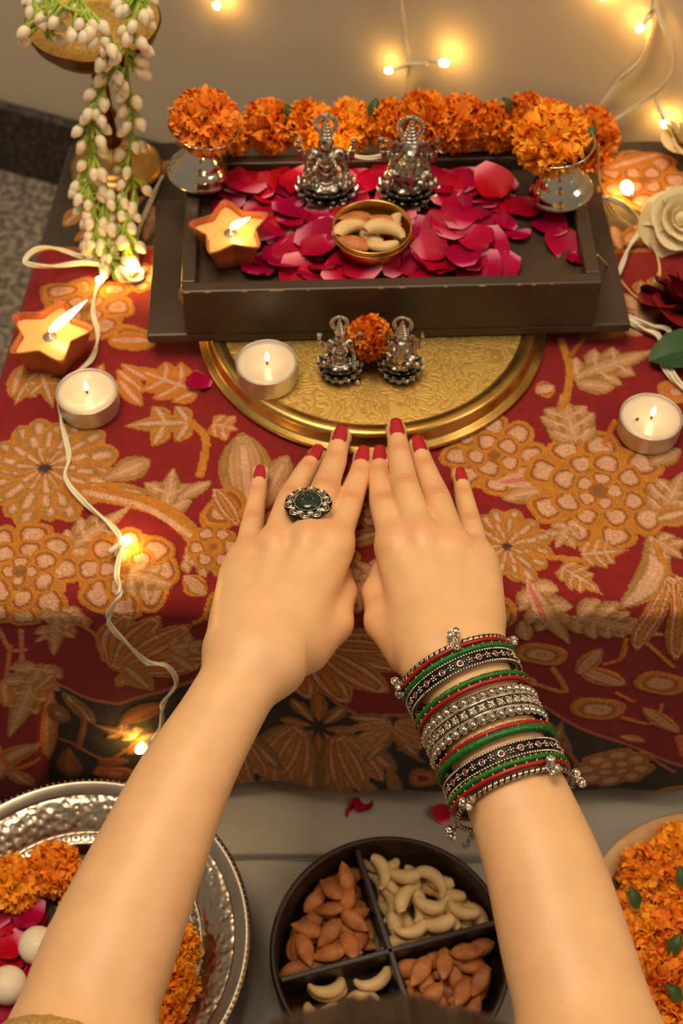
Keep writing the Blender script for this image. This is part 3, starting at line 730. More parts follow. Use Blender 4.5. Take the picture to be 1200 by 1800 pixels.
# ------------------------------------------------------------------ engraved brass plate
pc = at(655, 605, PL_TOP); PR = 315*(at(656, 605, PL_TOP)-pc).length
front = at(655, 802, 0.002); PC = Vector((pc.x, front.y+PR, 0.0))
pl = empty('brass_plate', PC); tag(pl, 'round engraved brass plate lying under the front of the altar tray', 'plate')
ZP = PL_TOP-0.0010
m = MB()
m.lathe([(0, 0.0012), (PR*0.95, 0.0012), (PR*0.995, 0.0012), (PR, 0.002), (PR, 0.003), (PR*0.992, 0.0042), (PR*0.962, 0.0046), (PR*0.952, 0.006), (PR*0.945, 0.0110), (PR*0.935, 0.0132), (PR*0.915, 0.0140), (PR*0.89, 0.0138), (PR*0.875, 0.0131), (PR*0.868, 0.0130), (PR*0.86, 0.0129)], 128)
m.build('plate_rim', M['brass'], pl)
M['engraved'] = em = bpy.data.materials.new('engraved_brass'); em.use_nodes = True
N = em.node_tree.nodes; L = em.node_tree.links; b = N['Principled BSDF']; b.inputs['Metallic'].default_value = 1.0; b.inputs['Roughness'].default_value = 0.48
tc = N.new('ShaderNodeTexCoord')
nz_ = N.new('ShaderNodeTexNoise'); nz_.inputs['Scale'].default_value = 45; nz_.inputs['Detail'].default_value = 1
L.new(tc.outputs['Object'], nz_.inputs['Vector'])
mixv = N.new('ShaderNodeMixRGB'); mixv.blend_type = 'LINEAR_LIGHT'; mixv.inputs[0].default_value = 0.02
L.new(tc.outputs['Object'], mixv.inputs[1]); L.new(nz_.outputs['Color'], mixv.inputs[2])
vo = N.new('ShaderNodeTexVoronoi'); vo.inputs['Scale'].default_value = 150; L.new(mixv.outputs[0], vo.inputs['Vector'])
mu = N.new('ShaderNodeMath'); mu.operation = 'MULTIPLY'; mu.inputs[1].default_value = 15.0; L.new(vo.outputs['Distance'], mu.inputs[0])
si = N.new('ShaderNodeMath'); si.operation = 'SINE'; L.new(mu.outputs[0], si.inputs[0])
rp = N.new('ShaderNodeValToRGB'); rp.color_ramp.elements[0].position = 0.50; rp.color_ramp.elements[1].position = 0.75
mr = N.new('ShaderNodeMapRange'); mr.inputs['From Min'].default_value = -1; mr.inputs['From Max'].default_value = 1; L.new(si.outputs[0], mr.inputs['Value']); L.new(mr.outputs[0], rp.inputs['Fac'])
cr = N.new('ShaderNodeMixRGB'); cr.inputs[1].default_value = srgb(230, 194, 112); cr.inputs[2].default_value = srgb(210, 170, 92); L.new(rp.outputs[0], cr.inputs[0]); L.new(cr.outputs[0], b.inputs['Base Color'])
bp = N.new('ShaderNodeBump'); bp.inputs['Strength'].default_value = 0.3; bp.inputs['Distance'].default_value = 0.0003; bp.invert = True; L.new(rp.outputs[0], bp.inputs['Height']); L.new(bp.outputs[0], b.inputs['Normal'])
m = MB(); m.lathe([(0, ZP-0.0003), (PR*0.4, ZP-0.0003), (PR*0.862, ZP-0.0003)], 96); m.build('engraved_disc', em, pl)
# ------------------------------------------------------------------ the person: two arms reaching forward, bowed head and blouse out of frame
person = empty('person', (0, -0.10, FLOOR))
tag(person, 'person in a gold blouse reaching both bare arms forward to touch the brass plate', 'person')
PINV = Matrix.Translation(-person.location)
# joints: (px, py, height, radius in m) read from the photograph, MCP -> PIP -> DIP -> tip
HANDS = {
 'left': dict(
  fingers={
   'index': [(587, 956, .034, .0092), (613, 885, .0255, .0080), (631, 838, .0175, .0068), (638, 805, .0145, .0056)],
   'middle': [(541, 952, .038, .0095), (570, 862, .031, .0083), (588, 811, .0235, .0070), (599, 769, .0200, .0058)],
   'ring': [(483, 962, .035, .0092), (512, 876, .026, .0080), (539, 828, .0175, .0067), (556, 803, .0145, .0055)],
   'pinky': [(434, 985, .028, .0084), (445, 915, .0185, .0066), (453, 868, .0115, .0056), (458, 832, .0085, .0047)]},
  wrist=(450, 1150, .035), thumb=[(535, 1138, .022, .0145), (584, 1095, .016, .0108), (600, 1042, .010, .0083), (596, 1004, .009, .0066)],
  arm=[(445, 1157, .036, 70), (385, 1262, .034, 74), (322, 1372, .031, 86), (256, 1520, .026, 102), (193, 1670, .021, 117), (158, 1768, .018, 122)],
  elbow2=(-.165, -.02, .10, .043), palm_edge=[(424, 1015, .027), (422, 1090, .027)], side=-1),
 'right': dict(
  fingers={
   'index': [(694, 958, .034, .0092), (673, 887, .0255, .0079), (666, 836, .0175, .0067), (667, 804, .0145, .0055)],
   'middle': [(741, 950, .038, .0095), (712, 857, .031, .0083), (701, 797, .0235, .0070), (696, 758, .0200, .0058)],
   'ring': [(794, 962, .035, .0092), (768, 877, .026, .0080), (746, 823, .0175, .0067), (734, 786, .0150, .0055)],
   'pinky': [(838, 985, .028, .0084), (826, 920, .0185, .0067), (815, 872, .0115, .0056), (808, 836, .0085, .0047)]},
  wrist=(795, 1148, .035), thumb=[(722, 1140, .022, .0145), (676, 1092, .016, .0106), (664, 1042, .010, .0083), (672, 1004, .009, .0066)],
  arm=[(797, 1155, .036, 80), (835, 1232, .034, 82), (872, 1315, .032, 86), (918, 1425, .029, 94), (957, 1530, .026, 105), (992, 1655, .021, 115), (1026, 1780, .018, 122)],
  elbow2=(.165, -.02, .10, .043), palm_edge=[(840, 1015, .027), (838, 1085, .027)], side=1),
}
def V3(j): return at(j[0], j[1], j[2])
ARMAX = {}
def chain(J, n=5):
    """smooth resampling of (point, radius) joints into short tapered segments"""
    P = spline([p for p, r in J], n); R = [v.x for v in spline([Vector((r, 0, 0)) for p, r in J], n)]
    return [(P[i], R[i], P[i+1], R[i+1]) for i in range(len(P)-1)]
UPV = np.array([0, 0, 1], np.float32)
def build_arm(key):
    Hd = HANDS[key]; allp = [V3(j) for f in Hd['fingers'].values() for j in f]+[V3(j) for j in Hd['arm']]+[V3(j) for j in Hd['thumb']]
    e2 = Vector(Hd['elbow2'][:3]); elbow = V3(Hd['arm'][-1])
    up_end = elbow+(e2-elbow)*0.45
    allp += [elbow, up_end]
    lo = [min(p[i] for p in allp)-0.045 for i in range(3)]; hi = [max(p[i] for p in allp)+0.045 for i in range(3)]
    g = SDF(lo, hi, 0.00125)
    # forearm, slightly flattened
    A = [(V3(j), j[3]*(at(j[0]+1, j[1], j[2])-V3(j)).length) for j in Hd['arm']]        # half-widths are measured in pixels
    ARMAX[key] = A
    el = (A[-1][0]+Vector((Hd['side']*0.004, -0.028, -0.004)))
    for a, ra, b, rb in chain(A+[(el, 0.0345)], 6): g.cone(a, b, ra, rb, 0.0, flat=0.84, n=UPV)
    g.cone(el, up_end, 0.033, 0.037, 0.014)
    # metacarpals and palm
    W = V3((*Hd['wrist'][:2], Hd['wrist'][2])); fs = Hd['fingers']
    side = A[0][0]-A[1][0]; ax = side.normalized(); lat = Vector((ax.y, -ax.x, 0)).normalized()*Hd['side']
    off = {'index': -0.012, 'middle': -0.004, 'ring': 0.004, 'pinky': 0.012}
    for nm, j in fs.items():
        g.cone(V3(j[0])-Vector((0, 0, 0.003)), W+lat*off[nm]-Vector((0, 0, 0.001)), 0.0108 if nm != 'pinky' else 0.0098, 0.0155, 0.012)
    for nm in ('index', 'middle', 'ring'):        # tendons
        g.cone(V3(fs[nm][0])+Vector((0, -0.004, 0.0052)), W+lat*off[nm]*0.6+Vector((0, 0.006, 0.0115)), 0.0034, 0.0030, 0.006)
    # fleshy palm below the metacarpals
    g.cone((V3(fs['index'][0])+V3(fs['middle'][0]))/2-Vector((0, 0.006, 0.012)), W-Vector((0, 0, 0.008)), 0.010, 0.014, 0.012)
    g.cone((V3(fs['ring'][0])+V3(fs['pinky'][0]))/2-Vector((0, 0.006, 0.010)), W+lat*0.008-Vector((0, 0, 0.008)), 0.010, 0.014, 0.012)
    pe = [V3(p) for p in Hd['palm_edge']]
    g.cone(pe[0], pe[1], 0.0095, 0.0115, 0.014)
    # knuckles
    for nm, j in fs.items():
        c = V3(j[0]); g.ell(c+Vector((0, 0.0, 0.0042)), (0.0068, 0.0075, 0.0058), 0.007)
    # thumb, tucked along the palm
    t = [(V3(j), j[3]) for j in Hd['thumb']]
    g.cone(t[0][0], t[1][0], t[0][1], t[1][1], 0.010)
    TH = np.full(g.n, 1.0, np.float32)
    for (a, ra), (b, rb) in zip(t[1:-1], t[2:]): g.cone(a, b, ra, rb, 0.004, D=TH)
    g.D = g.smin(g.D, TH, 0.0045)
    # fingers
    FG = np.full(g.n, 1.0, np.float32)
    for nm, j in fs.items():
        F1 = np.full(g.n, 1.0, np.float32)
        p = [(V3(q), q[3]) for q in j]
        pts_ = []
        for i, (c, r) in enumerate(p):              # slimmer shafts between the joints
            pts_.append((c, r))
            if i < 3: pts_.append(((c+p[i+1][0])/2+Vector((0, 0, 0.0004)), (r+p[i+1][1])/2*(0.99 if i == 0 else 0.965)))
        for a, ra, b, rb in chain(pts_, 4): g.cone(a, b, ra, rb, 0.0, D=F1)
        g.ell(p[3][0]+(p[3][0]-p[2][0]).normalized()*0.0010-Vector((0, 0, 0.0006)), (p[3][1]*1.0,)*3, 0.003, D=F1)
        # skin folds over the joints
        d01 = (p[1][0]-p[0][0]).normalized()
        for (c, r), k in ((p[1], 3), (p[2], 2)):
            d = ((p[2][0]-p[1][0]) if k == 3 else (p[3][0]-p[2][0])).normalized(); n_ = (Vector((0, 0, 1))-d*d.z).normalized(); l_ = d.cross(n_)
            for q in range(k):
                o_ = c+d*(q-(k-1)/2)*0.0026+n_*(r*1.0+0.0005); w_ = r*(0.55-0.12*abs(q-(k-1)/2))
                g.cone(o_-l_*w_-n_*r*0.16, o_, 0.0006, 0.0008, 0.0012, D=F1, sub=True); g.cone(o_, o_+l_*w_-n_*r*0.16, 0.0008, 0.0006, 0.0012, D=F1, sub=True)
        FG = g.smin(FG, F1, 0.0009)
    g.D = g.smin(g.D, FG, 0.0065)
    me = g.mesh('arm', M['skin'])
    # skin colour: slightly rosier knuckles, darker creases across the finger joints
    co = np.empty(len(me.vertices)*3, np.float32); me.vertices.foreach_get('co', co); co = co.reshape(-1, 3)
    base_c = np.array(srgb(232, 184, 136)[:3]); rosy = np.array(srgb(224, 156, 112)[:3]); cre = np.array(srgb(150, 92, 62)[:3])
    wr = np.zeros(len(co)); wc = np.zeros(len(co))
    for nm, j in fs.items():
        p = [(V3(q), q[3]) for q in j]
        for i, (c, r) in enumerate(p[:3]):
            d = np.array((p[min(i+1, 3)][0]-p[max(i-1, 0)][0]).normalized()); n_ = np.array([0, 0, 1])-d*d[2]; n_ /= np.linalg.norm(n_); l_ = np.cross(d, n_)
            q = co-np.array(c); al, la, he = q@d, q@l_, q@n_
            near = np.exp(-(la/(r*0.85))**4)*(he > 0)*(np.abs(he) < 0.02)
            wr = np.maximum(wr, near*np.exp(-(al/(r*0.9))**2)*(0.75 if i else 0.5))
            if i:
                for o_, s_ in ((0.0, 0.30), (0.0026, 0.18), (-0.0026, 0.20)) if i == 1 else ((0.0, 0.22), (0.002, 0.12)):
                    curve = 0.0016*(la/r)**2*(1 if o_ >= 0 else -1)
                    wc = np.maximum(wc, near*np.exp(-((al-o_-curve)/0.00075)**2)*s_)
    colr = base_c[None]*(1-wr[:, None])+rosy[None]*wr[:, None]; colr = colr*(1-wc[:, None])+cre[None]*wc[:, None]
    set_col(me, colr)
    arm = inst('arm', me, person, PINV.copy())
    arm['label'] = 'bare %s forearm and hand with red nail polish' % key
    # fingernails
    for nm, j in fs.items():
        p = [(V3(q), q[3]) for q in j]; d = (p[3][0]-p[2][0]).normalized(); d = (d+Vector((0, 0, 0.10))).normalized(); n_ = (Vector((0, 0, 1))-d*d.z).normalized(); l_ = d.cross(n_)
        # tilt the plate slightly so that it follows the tapering tip
        r = p[3][1]; tip = p[3][0]; L_ = 0.0176 if nm != 'pinky' else 0.0152; P = []
        for a in range(13):
            v = a/12; row = []
            for bb in range(11):
                u = -1+2*bb/10
                wv = (0.80+0.20*math.sin(PI*min(v*1.25, 1)))*(1.0 if v < 0.82 else math.sqrt(max(0.0, 1-((v-0.82)/0.18)**2*0.16)))
                th = u*0.72*wv
                along = -0.0128+L_*v*1.0
                # cuticle is rounded, free edge is rounded
                along += 0.0030*(1-v)**4*(u*u)*1.2-0.0006*v**4*u*u
                rad = r*1.06+0.0003-0.00016*max(0, v-0.45)**2*14
                row.append(tuple(tip+d*along+l_*math.sin(th)*rad+n_*(math.cos(th)*rad+0.0004)))
            P.append(row)
        m = MB(); m.grid(P); o = m.build('fingernail', M['nail'], arm)
        sm = o.modifiers.new('thickness', 'SOLIDIFY'); sm.thickness = 0.0007; sm.offset = 0.0
    # sleeve
    d = (up_end-el).normalized(); Ms = PINV @ frame(el+d*(0.016 if key == 'left' else 0.022), d)
    m = MB(); m.lathe([(0.041, 0.0), (0.0425, 0.001), (0.044, 0.02), (0.048, 0.06), (0.055, 0.14), (0.062, 0.24), (0.060, 0.26)], 40)
    sl = m.build('sleeve', M['blouse'], person, M=Ms)
    m = MB(); m.lathe([(0.0395, -0.006), (0.0432, -0.005), (0.0452, 0.002), (0.0452, 0.010), (0.0432, 0.013), (0.041, 0.012), (0.0395, -0.006)], 64, wob=lambda a: 1+0.012*math.sin(a*26))
    m.build('sleeve_trim', M['blouse_trim'], sl)
    return arm
build_arm('left'); build_arm('right')
# torso (kneeling, leaning forward) and bowed head: outside the frame but for the crown of the head
g = SDF((-0.27, -0.42, FLOOR+0.006), (0.27, 0.03, 0.19), 0.006)
g.cone((-0.11, -0.045, 0.06), (0.11, -0.045, 0.06), 0.062, 0.062, 0.03)
g.cone((0, -0.06, 0.02), (0, -0.20, -0.09), 0.11, 0.115, 0.05, flat=0.8, n=np.array([0, 0.8, 0.6], np.float32))
for sx in (-1, 1):
    g.cone((sx*0.07, -0.22, -0.15), (sx*0.11, -0.03, -0.195), 0.085, 0.047, 0.04)
    g.cone((sx*0.12, -0.04, -0.20), (sx*0.09, -0.36, -0.205), 0.040, 0.034, 0.03)
inst('blouse', g.mesh('blouse', M['blouse']), person, PINV.copy())
HC = Vector((0.012, 0.034, 0.240))
g = SDF(HC-Vector((0.11, 0.14, 0.17)), HC+Vector((0.11, 0.13, 0.12)), 0.003)
fd = Vector((0, 0.55, -0.83)).normalized(); fu = Vector((0, 0.83, 0.55)).normalized()      # the face looks down and forward
g.ell(HC, (0.074, 0.092, 0.085), 0.0)
jaw = HC+fd*0.05-fu*0.045; g.cone(HC+fd*0.03-fu*0.01, jaw, 0.062, 0.036, 0.03)
g.cone(HC+fd*0.083+fu*0.0, HC+fd*0.103-fu*0.032, 0.008, 0.011, 0.012)
g.cone(HC-fu*0.03-fd*0.01, Vector((0.0, -0.06, 0.10)), 0.047, 0.052, 0.03)
for sx in (-1, 1):
    g.ell(HC+Vector((sx*0.076, 0, 0))-fu*0.012, (0.008, 0.018, 0.026), 0.006); g.ell(HC+Vector((sx*0.03, 0, 0))+fd*0.088-fu*0.002, (0.012, 0.008, 0.008), 0.01, sub=True)
g.ell(HC+fd*0.088-fu*0.055, (0.022, 0.008, 0.007), 0.006)
head = inst('head', g.mesh('head', M['skin_plain']), person, PINV.copy())
g = SDF(HC-Vector((0.11, 0.15, 0.17)), HC+Vector((0.11, 0.13, 0.12)), 0.003)
g.ell(HC+fu*0.004-fd*0.006, (0.083, 0.100, 0.094), 0.0); g.cone(HC-fd*0.05-fu*0.02, HC-fd*0.075-fu*0.075, 0.07, 0.04, 0.03)
g.ell(HC+fd*0.10-fu*0.035, (0.066, 0.085, 0.075), 0.012, sub=True)
hair = inst('hair', g.mesh('hair', M['hair']), head)
random.seed(11)
m = MB()
for k in range(90):                      # strands combed back from the parting
    a = random.uniform(-1.35, 1.35); P = []
    for q in range(9):
        t = -0.9+q*0.26
        d = (fu*math.cos(t)*math.cos(a)+Vector((1, 0, 0))*math.sin(a)-fd*math.sin(t)*math.cos(a))
        P.append(HC+fu*0.004-fd*0.006+Vector((d.x*0.0835, d.y*0.1005, d.z*0.0945))+Vector((0, 0, random.uniform(0, 0.0012))))
    m.tube(P, 0.0013, 5)
o = m.build('hair_strands', M['hair'], hair); o['kind'] = 'stuff'
# ------------------------------------------------------------------ bangles on the right wrist
A = ARMAX['right']
_P = spline([p for p, r in A], 12)
_len = [0.0]
for i in range(1, len(_P)): _len.append(_len[-1]+(_P[i]-_P[i-1]).length)
def arm_at(s):
    for i in range(1, len(_P)):
        if _len[i] >= s: 
            t = (s-_len[i-1])/(_len[i]-_len[i-1]); return _P[i-1].lerp(_P[i], t), (_P[i]-_P[i-1]).normalized()
    return _P[-1], (_P[-1]-_P[-2]).normalized()
S0 = 0.0025; RB = 0.0305
random.seed(21)
def ring_frame(s, tilt=0.0, yaw=0.0, drop=0.0065):
    c, d = arm_at(S0+s)
    Mx = frame(c-Vector((0.0, 0, drop)), d)            # z along the arm towards the elbow, y up
    return Mx @ Matrix.Rotation(tilt, 4, 'X') @ Matrix.Rotation(yaw, 4, 'Y')
def ring_pts(R, n, z=0.0): return [(R*math.cos(2*PI*i/n), R*math.sin(2*PI*i/n), z) for i in range(n)]
def twisted_mesh(name, R, r, turns, strands, mats, n=260, seg=6):
    m = MB()
    for k in range(strands):
        m.cm = k % len(mats); P = []
        for i in range(n):
            a = 2*PI*i/n; b = a*turns+2*PI*k/strands; q = R+r*0.62*math.cos(b); P.append((q*math.cos(a), q*math.sin(a), r*0.62*math.sin(b)))
        m.tube(P, r*0.66, seg, closed=True)
    return m.mesh(name, mats)
def flecks(parent, R, r, n, mode, ph=0.0):
    mb = MB()
    for k in range(n):
        a = 2*PI*k/n+ph; mb.ball((0, 0, 0), (r*0.85, 0.00035, 0.00042), 6, 4, M=Matrix.Rotation(a, 4, 'Z') @ T(R+r*0.55, 0, -r*0.7) @ Matrix.Rotation(0.9, 4, 'Y'))
        mb.ball((0, 0, 0), (0.00035, 0.0009, 0.0004), 6, 4, M=Matrix.Rotation(a+0.004, 4, 'Z') @ T(R+r*0.75, 0, -r*0.62))
    o = mb.build('gold_flecks', M['gold'], parent); o['kind'] = 'stuff'
bell_m = MB(); bell_m.ball((0, 0, 0), 0.0021, 14, 10)
for k in range(9):
    a = PI*2*k/9; bell_m.tube([(0.00215*math.cos(t)*math.cos(a), 0.00215*math.cos(t)*math.sin(a), 0.00215*math.sin(t)) for t in np.linspace(-1.35, 1.2, 7)], 0.00028, 4)
bell_m.ball((0, 0, -0.0022), 0.0006, 6, 4)
BELL = bell_m.mesh('bell', M['oxid'])
lk = MB(); lk.tube([(0.0015*math.cos(t), 0.0019*math.sin(t), 0) for t in np.linspace(0, 2*PI, 13)[:-1]], 0.00042, 5, closed=True)
LINK = lk.mesh('chain_link', M['oxid'])
def charm(parent, Mr, ang, R, dirs):
    """a small cluster of bells hanging off a bangle at an angle; dirs are (tangent, along-arm, out) offsets in mm"""
    for k in range(2):
        inst('chain_link', LINK, parent, Matrix.Rotation(ang, 4, 'Z') @ T(R+0.0008+0.0006*k, 0.001*(k*2-1), 0.0004) @ Matrix.Rotation(PI/2*k, 4, 'Y'))
    for tx, tz, to in dirs:
        e = Vector((R+to/1000, tx/1000, tz/1000)); b0 = Vector((R+0.0012, 0, 0)); n = max(1, int((e-b0).length/0.0026))
        for k in range(n):
            p = b0.lerp(e, (k+0.4)/n); inst('chain_link', LINK, parent, Matrix.Rotation(ang, 4, 'Z') @ frame(p, (e-b0), (0.3, 0.9*(k % 2), 1)) @ Matrix.Rotation(PI/2, 4, 'X'))
        inst('bell', BELL, parent, Matrix.Rotation(ang, 4, 'Z') @ frame(e, (b0-e), (0.2, 1, 0)))
def bell_bangle(s, label, charms, tilt=0, yaw=0, drop=0.0065, R=RB):
    Mr = ring_frame(s, tilt, yaw, drop); t = empty('bell_bangle'); t.matrix_world = Mr
    tag(t, label, 'bangle', 'bangles on the wrist')
    inst('twisted_wire', twisted_mesh('twisted_wire', R, 0.00115, 62, 3, [M['oxid'], M['oxid'], M['oxid_dark']], 420, 6), t)
    for ang, dirs in charms: charm(t, Mr, math.radians(ang), R, dirs)
def thread_bangle(s, kind, label, tilt=0, yaw=0, drop=0.0065, R=RB, gold=34, r=0.0013):
    t = empty(kind+'_thread_bangle'); t.matrix_world = ring_frame(s, tilt, yaw, drop); tag(t, label, 'bangle', 'bangles on the wrist')
    if kind == 'red':
        m = MB(); m.tube(ring_pts(R, 120), r, 10, closed=True); m.build('wound_ring', M['red_thread'], t)
    else:
        inst('wound_ring', twisted_mesh('wound_ring', R, r*1.05, 75, 3, [M['green_thread']], 480, 5), t)
    if gold: flecks(t, R, r, gold, 0, random.uniform(0, 1))
    return t
dome = MB(); dome.lathe([(0.0021, -0.0006), (0.0021, 0.0003), (0.0017, 0.0010), (0.0009, 0.0017), (0.0, 0.0019)], 12)
DOME = dome.mesh('stud', M['oxid'])
cl = MB()
for k in range(14): cl.ball((0.0023*math.cos(2*PI*k/14), 0.0023*math.sin(2*PI*k/14), 0), 0.0004, 6, 4)
COLLAR = cl.mesh('stud_collar', M['oxid'])
gem = MB(); gem.lathe([(0.0013, 0), (0.0012, 0.0006), (0.0007, 0.0010), (0, 0.0011)], 12); GEM = gem.mesh('ruby_stone', M['ruby'])
bz = MB(); bz.tube([(0.0015*math.cos(t), 0.0015*math.sin(t), 0.0005) for t in np.linspace(0, 2*PI, 15)[:-1]], 0.0004, 5, closed=True); BEZEL = bz.mesh('bezel', M['oxid'])
cs_ = MB()
for k in range(5): cs_.ball((0.00105*math.cos(2*PI*k/5), 0.00105*math.sin(2*PI*k/5), 0.0004), 0.00052, 6, 4)
cs_.ball((0, 0, 0.0006), 0.0006, 6, 4)
for k in (-1, 1): cs_.ball((0, 0.0021*k, 0.0004), 0.00042, 6, 4)
CLUST = cs_.mesh('bead_flower', M['oxid'])
st = MB()
for k in range(4):
    a = PI/2*k+PI/4; st.ball((0, 0, 0), (0.0018, 0.00055, 0.0007), 8, 5, M=Matrix.Rotation(a, 4, 'Z') @ T(0.0013, 0, 0.0004))
    a = PI/2*k; st.ball((0, 0, 0), (0.0011, 0.0004, 0.0005), 8, 5, M=Matrix.Rotation(a, 4, 'Z') @ T(0.0011, 0, 0.0002))
st.ball((0, 0, 0.0009), 0.0006, 6, 4); st.box((-0.0021, -0.0021, -0.0005), (0.0021, 0.0021, 0.0))
STAR = st.mesh('carved_star', M['oxid'])
def around(a, R, z=0.0): return Matrix.Rotation(a, 4, 'Z') @ T(R, 0, z) @ Matrix.Rotation(PI/2, 4, 'Y')
def bead_row(parent, R, z, r, n, name='bead_row'):
    m = MB()
    for k in range(n):
        a = 2*PI*k/n; m.ball((R*math.cos(a), R*math.sin(a), z), r, 6, 4)
    o = m.build(name, M['oxid'], parent); o['kind'] = 'stuff'
def gem_bangle(s, label, tilt=0, yaw=0, drop=0.0065, R=RB):
    t = empty('ruby_bangle'); t.matrix_world = ring_frame(s, tilt, yaw, drop); tag(t, label, 'bangle', 'bangles on the wrist')
    w = 0.0036
    m = MB(); m.lathe([(R-0.0012, -w), (R, -w), (R, w), (R-0.0012, w), (R-0.0012, -w)], 96); m.build('band', M['oxid_dark'], t, smooth=False)
    m = MB(); m.lathe([(R-0.0016, -w), (R-0.0012, -w), (R-0.0012, w), (R-0.0016, w), (R-0.0016, -w)], 96); m.build('lining', M['oxid'], t)
    for z in (-w+0.0002, w-0.0002): bead_row(t, R+0.0003, z, 0.00078, 130)
    n = 19
    for k in range(n):
        a = 2*PI*k/n+0.1
        inst('ruby_stone', GEM, t, around(a, R)); inst('bezel', BEZEL, t, around(a, R)); inst('bead_flower', CLUST, t, around(a+PI/n, R) @ Matrix.Scale(1.3, 4))
def stud_bangle(s, label, tilt=0, yaw=0, drop=0.0065, R=RB):
    t = empty('studded_bangle'); t.matrix_world = ring_frame(s, tilt, yaw, drop); tag(t, label, 'bangle', 'bangles on the wrist')
    w = 0.0082
    m = MB(); m.lathe([(R-0.0014, -w), (R-0.0003, -w), (R-0.0003, w), (R-0.0014, w), (R-0.0014, -w)], 96); m.build('band', M['oxid_dark'], t, smooth=False)
    for z in (-0.0031, 0.0031): 
        m = MB(); m.tube(ring_pts(R, 160, z), 0.0005, 6, closed=True); m.build('wire_border', M['oxid'], t); bead_row(t, R+0.0001, z+(0.0007 if z > 0 else -0.0007), 0.00036, 300)
    n = 38
    for k in range(n):
        a = 2*PI*k/n
        for z in (-0.0062, 0.0062): inst('stud', DOME, t, around(a, R, z)); inst('stud_collar', COLLAR, t, around(a, R, z))
        inst('carved_star', STAR, t, around(a+PI/n, R))
c1 = [(0.6, -4.5, 2.2), (-2.6, -5.5, 2.0), (0.5, 2.6, 2.6)]
c2 = [(0.5, 1.0, 3.4), (2.0, 3.2, 3.0)]; c3 = [(-1.5, 2, 3.4), (1.5, 4.2, 3.2), (0, -2.5, 3)]; c4 = [(-2.4, 2.0, 4.6), (2.2, 1.0, 5.0), (0.0, 4.5, 5.5)]
bell_bangle(0.0, 'twisted silver bangle with tiny bells, the one nearest the hand', [(96, c1), (20, c2), (172, c3), (250, c3), (320, c3)], tilt=0.03, drop=0.0072)
thread_bangle(0.0026, 'red', 'red gold-flecked bangle next to the bell bangle nearest the hand', drop=0.0070)
thread_bangle(0.0062, 'green', 'green twisted thread bangle between red bangle and ruby band near the hand', drop=0.0068)
gem_bangle(0.0118, 'silver band set with rubies, the one closer to the hand', drop=0.0068)
thread_bangle(0.0226, 'green', 'green gold-flecked bangle on the hand side of the wide studded band', drop=0.0070)
thread_bangle(0.0256, 'red', 'red gold-flecked bangle on the hand side of the wide studded band', drop=0.0070)
stud_bangle(0.0378, 'wide silver bangle with two rows of round studs and carved stars', drop=0.0066)
thread_bangle(0.0506, 'red', 'red gold-flecked bangle on the elbow side of the wide studded band', drop=0.0066)
thread_bangle(0.0537, 'green', 'thick green twisted bangle on the elbow side of the wide studded band', drop=0.0062, r=0.0017, gold=12)
gem_bangle(0.0632, 'silver band set with rubies, the one closer to the elbow', drop=0.0060)
thread_bangle(0.0692, 'green', 'slim green and gold bangle beside the ruby band near the elbow', drop=0.0060, gold=60)
thread_bangle(0.0722, 'red', 'red gold-flecked bangle next to the bell bangle nearest the elbow', drop=0.0060)
bell_bangle(0.0775, 'twisted silver bangle with bell clusters, the one nearest the elbow', [(62, c3), (8, c3), (142, c4), (196, c4), (232, [(0, 3, 9), (1, 1, 4)]), (300, c3)], tilt=-0.06, drop=0.0058)

# ------------------------------------------------------------------ cocktail ring on the left middle finger
jm = HANDS['left']['fingers']['middle']; a_, b_ = V3(jm[0]), V3(jm[1]); rc = a_.lerp(b_, 0.50); rd = (b_-a_).normalized()
rn = (Vector((-0.10, -0.12, 1))-rd*Vector((-0.10, -0.12, 1)).dot(rd)).normalized(); rl = rd.cross(rn)
ring = empty('cocktail_ring'); RM = Matrix((rl, rd, rn)).transposed().to_4x4(); RM.translation = rc; ring.matrix_world = RM
tag(ring, 'large oval silver ring with carved green stone on the left middle finger', 'ring')
m = MB(); m.tube([(0.0092*math.cos(t), 0, 0.0092*math.sin(t)) for t in np.linspace(0, 2*PI, 49)[:-1]], 0.0009, 8, closed=True); m.build('ring_band', M['oxid'], ring)
EX, EY = 0.0132, 0.0130
FM = T(-0.0036, -0.0020, 0.0108) @ Matrix.Rotation(-0.28, 4, 'Z')
NP = 10
def oval(t, k): return (k*EX*math.cos(t), k*EY*math.sin(t))
m = MB(); P = []
for i in range(120):
    t = 2*PI*i/120; sc = 1+0.03*abs(math.cos(t*NP/2))-0.015
    P.append([(*oval(t, k*sc), z) for k, z in ((0.0, 0.0), (0.5, 0.0006), (0.78, 0.0005), (1.0, -0.0002), (1.01, -0.0008), (0.9, -0.0012), (0.0, -0.0012))])
m.grid(P, closed_u=True); m.build('ring_plate', M['oxid_dark'], ring, M=FM)
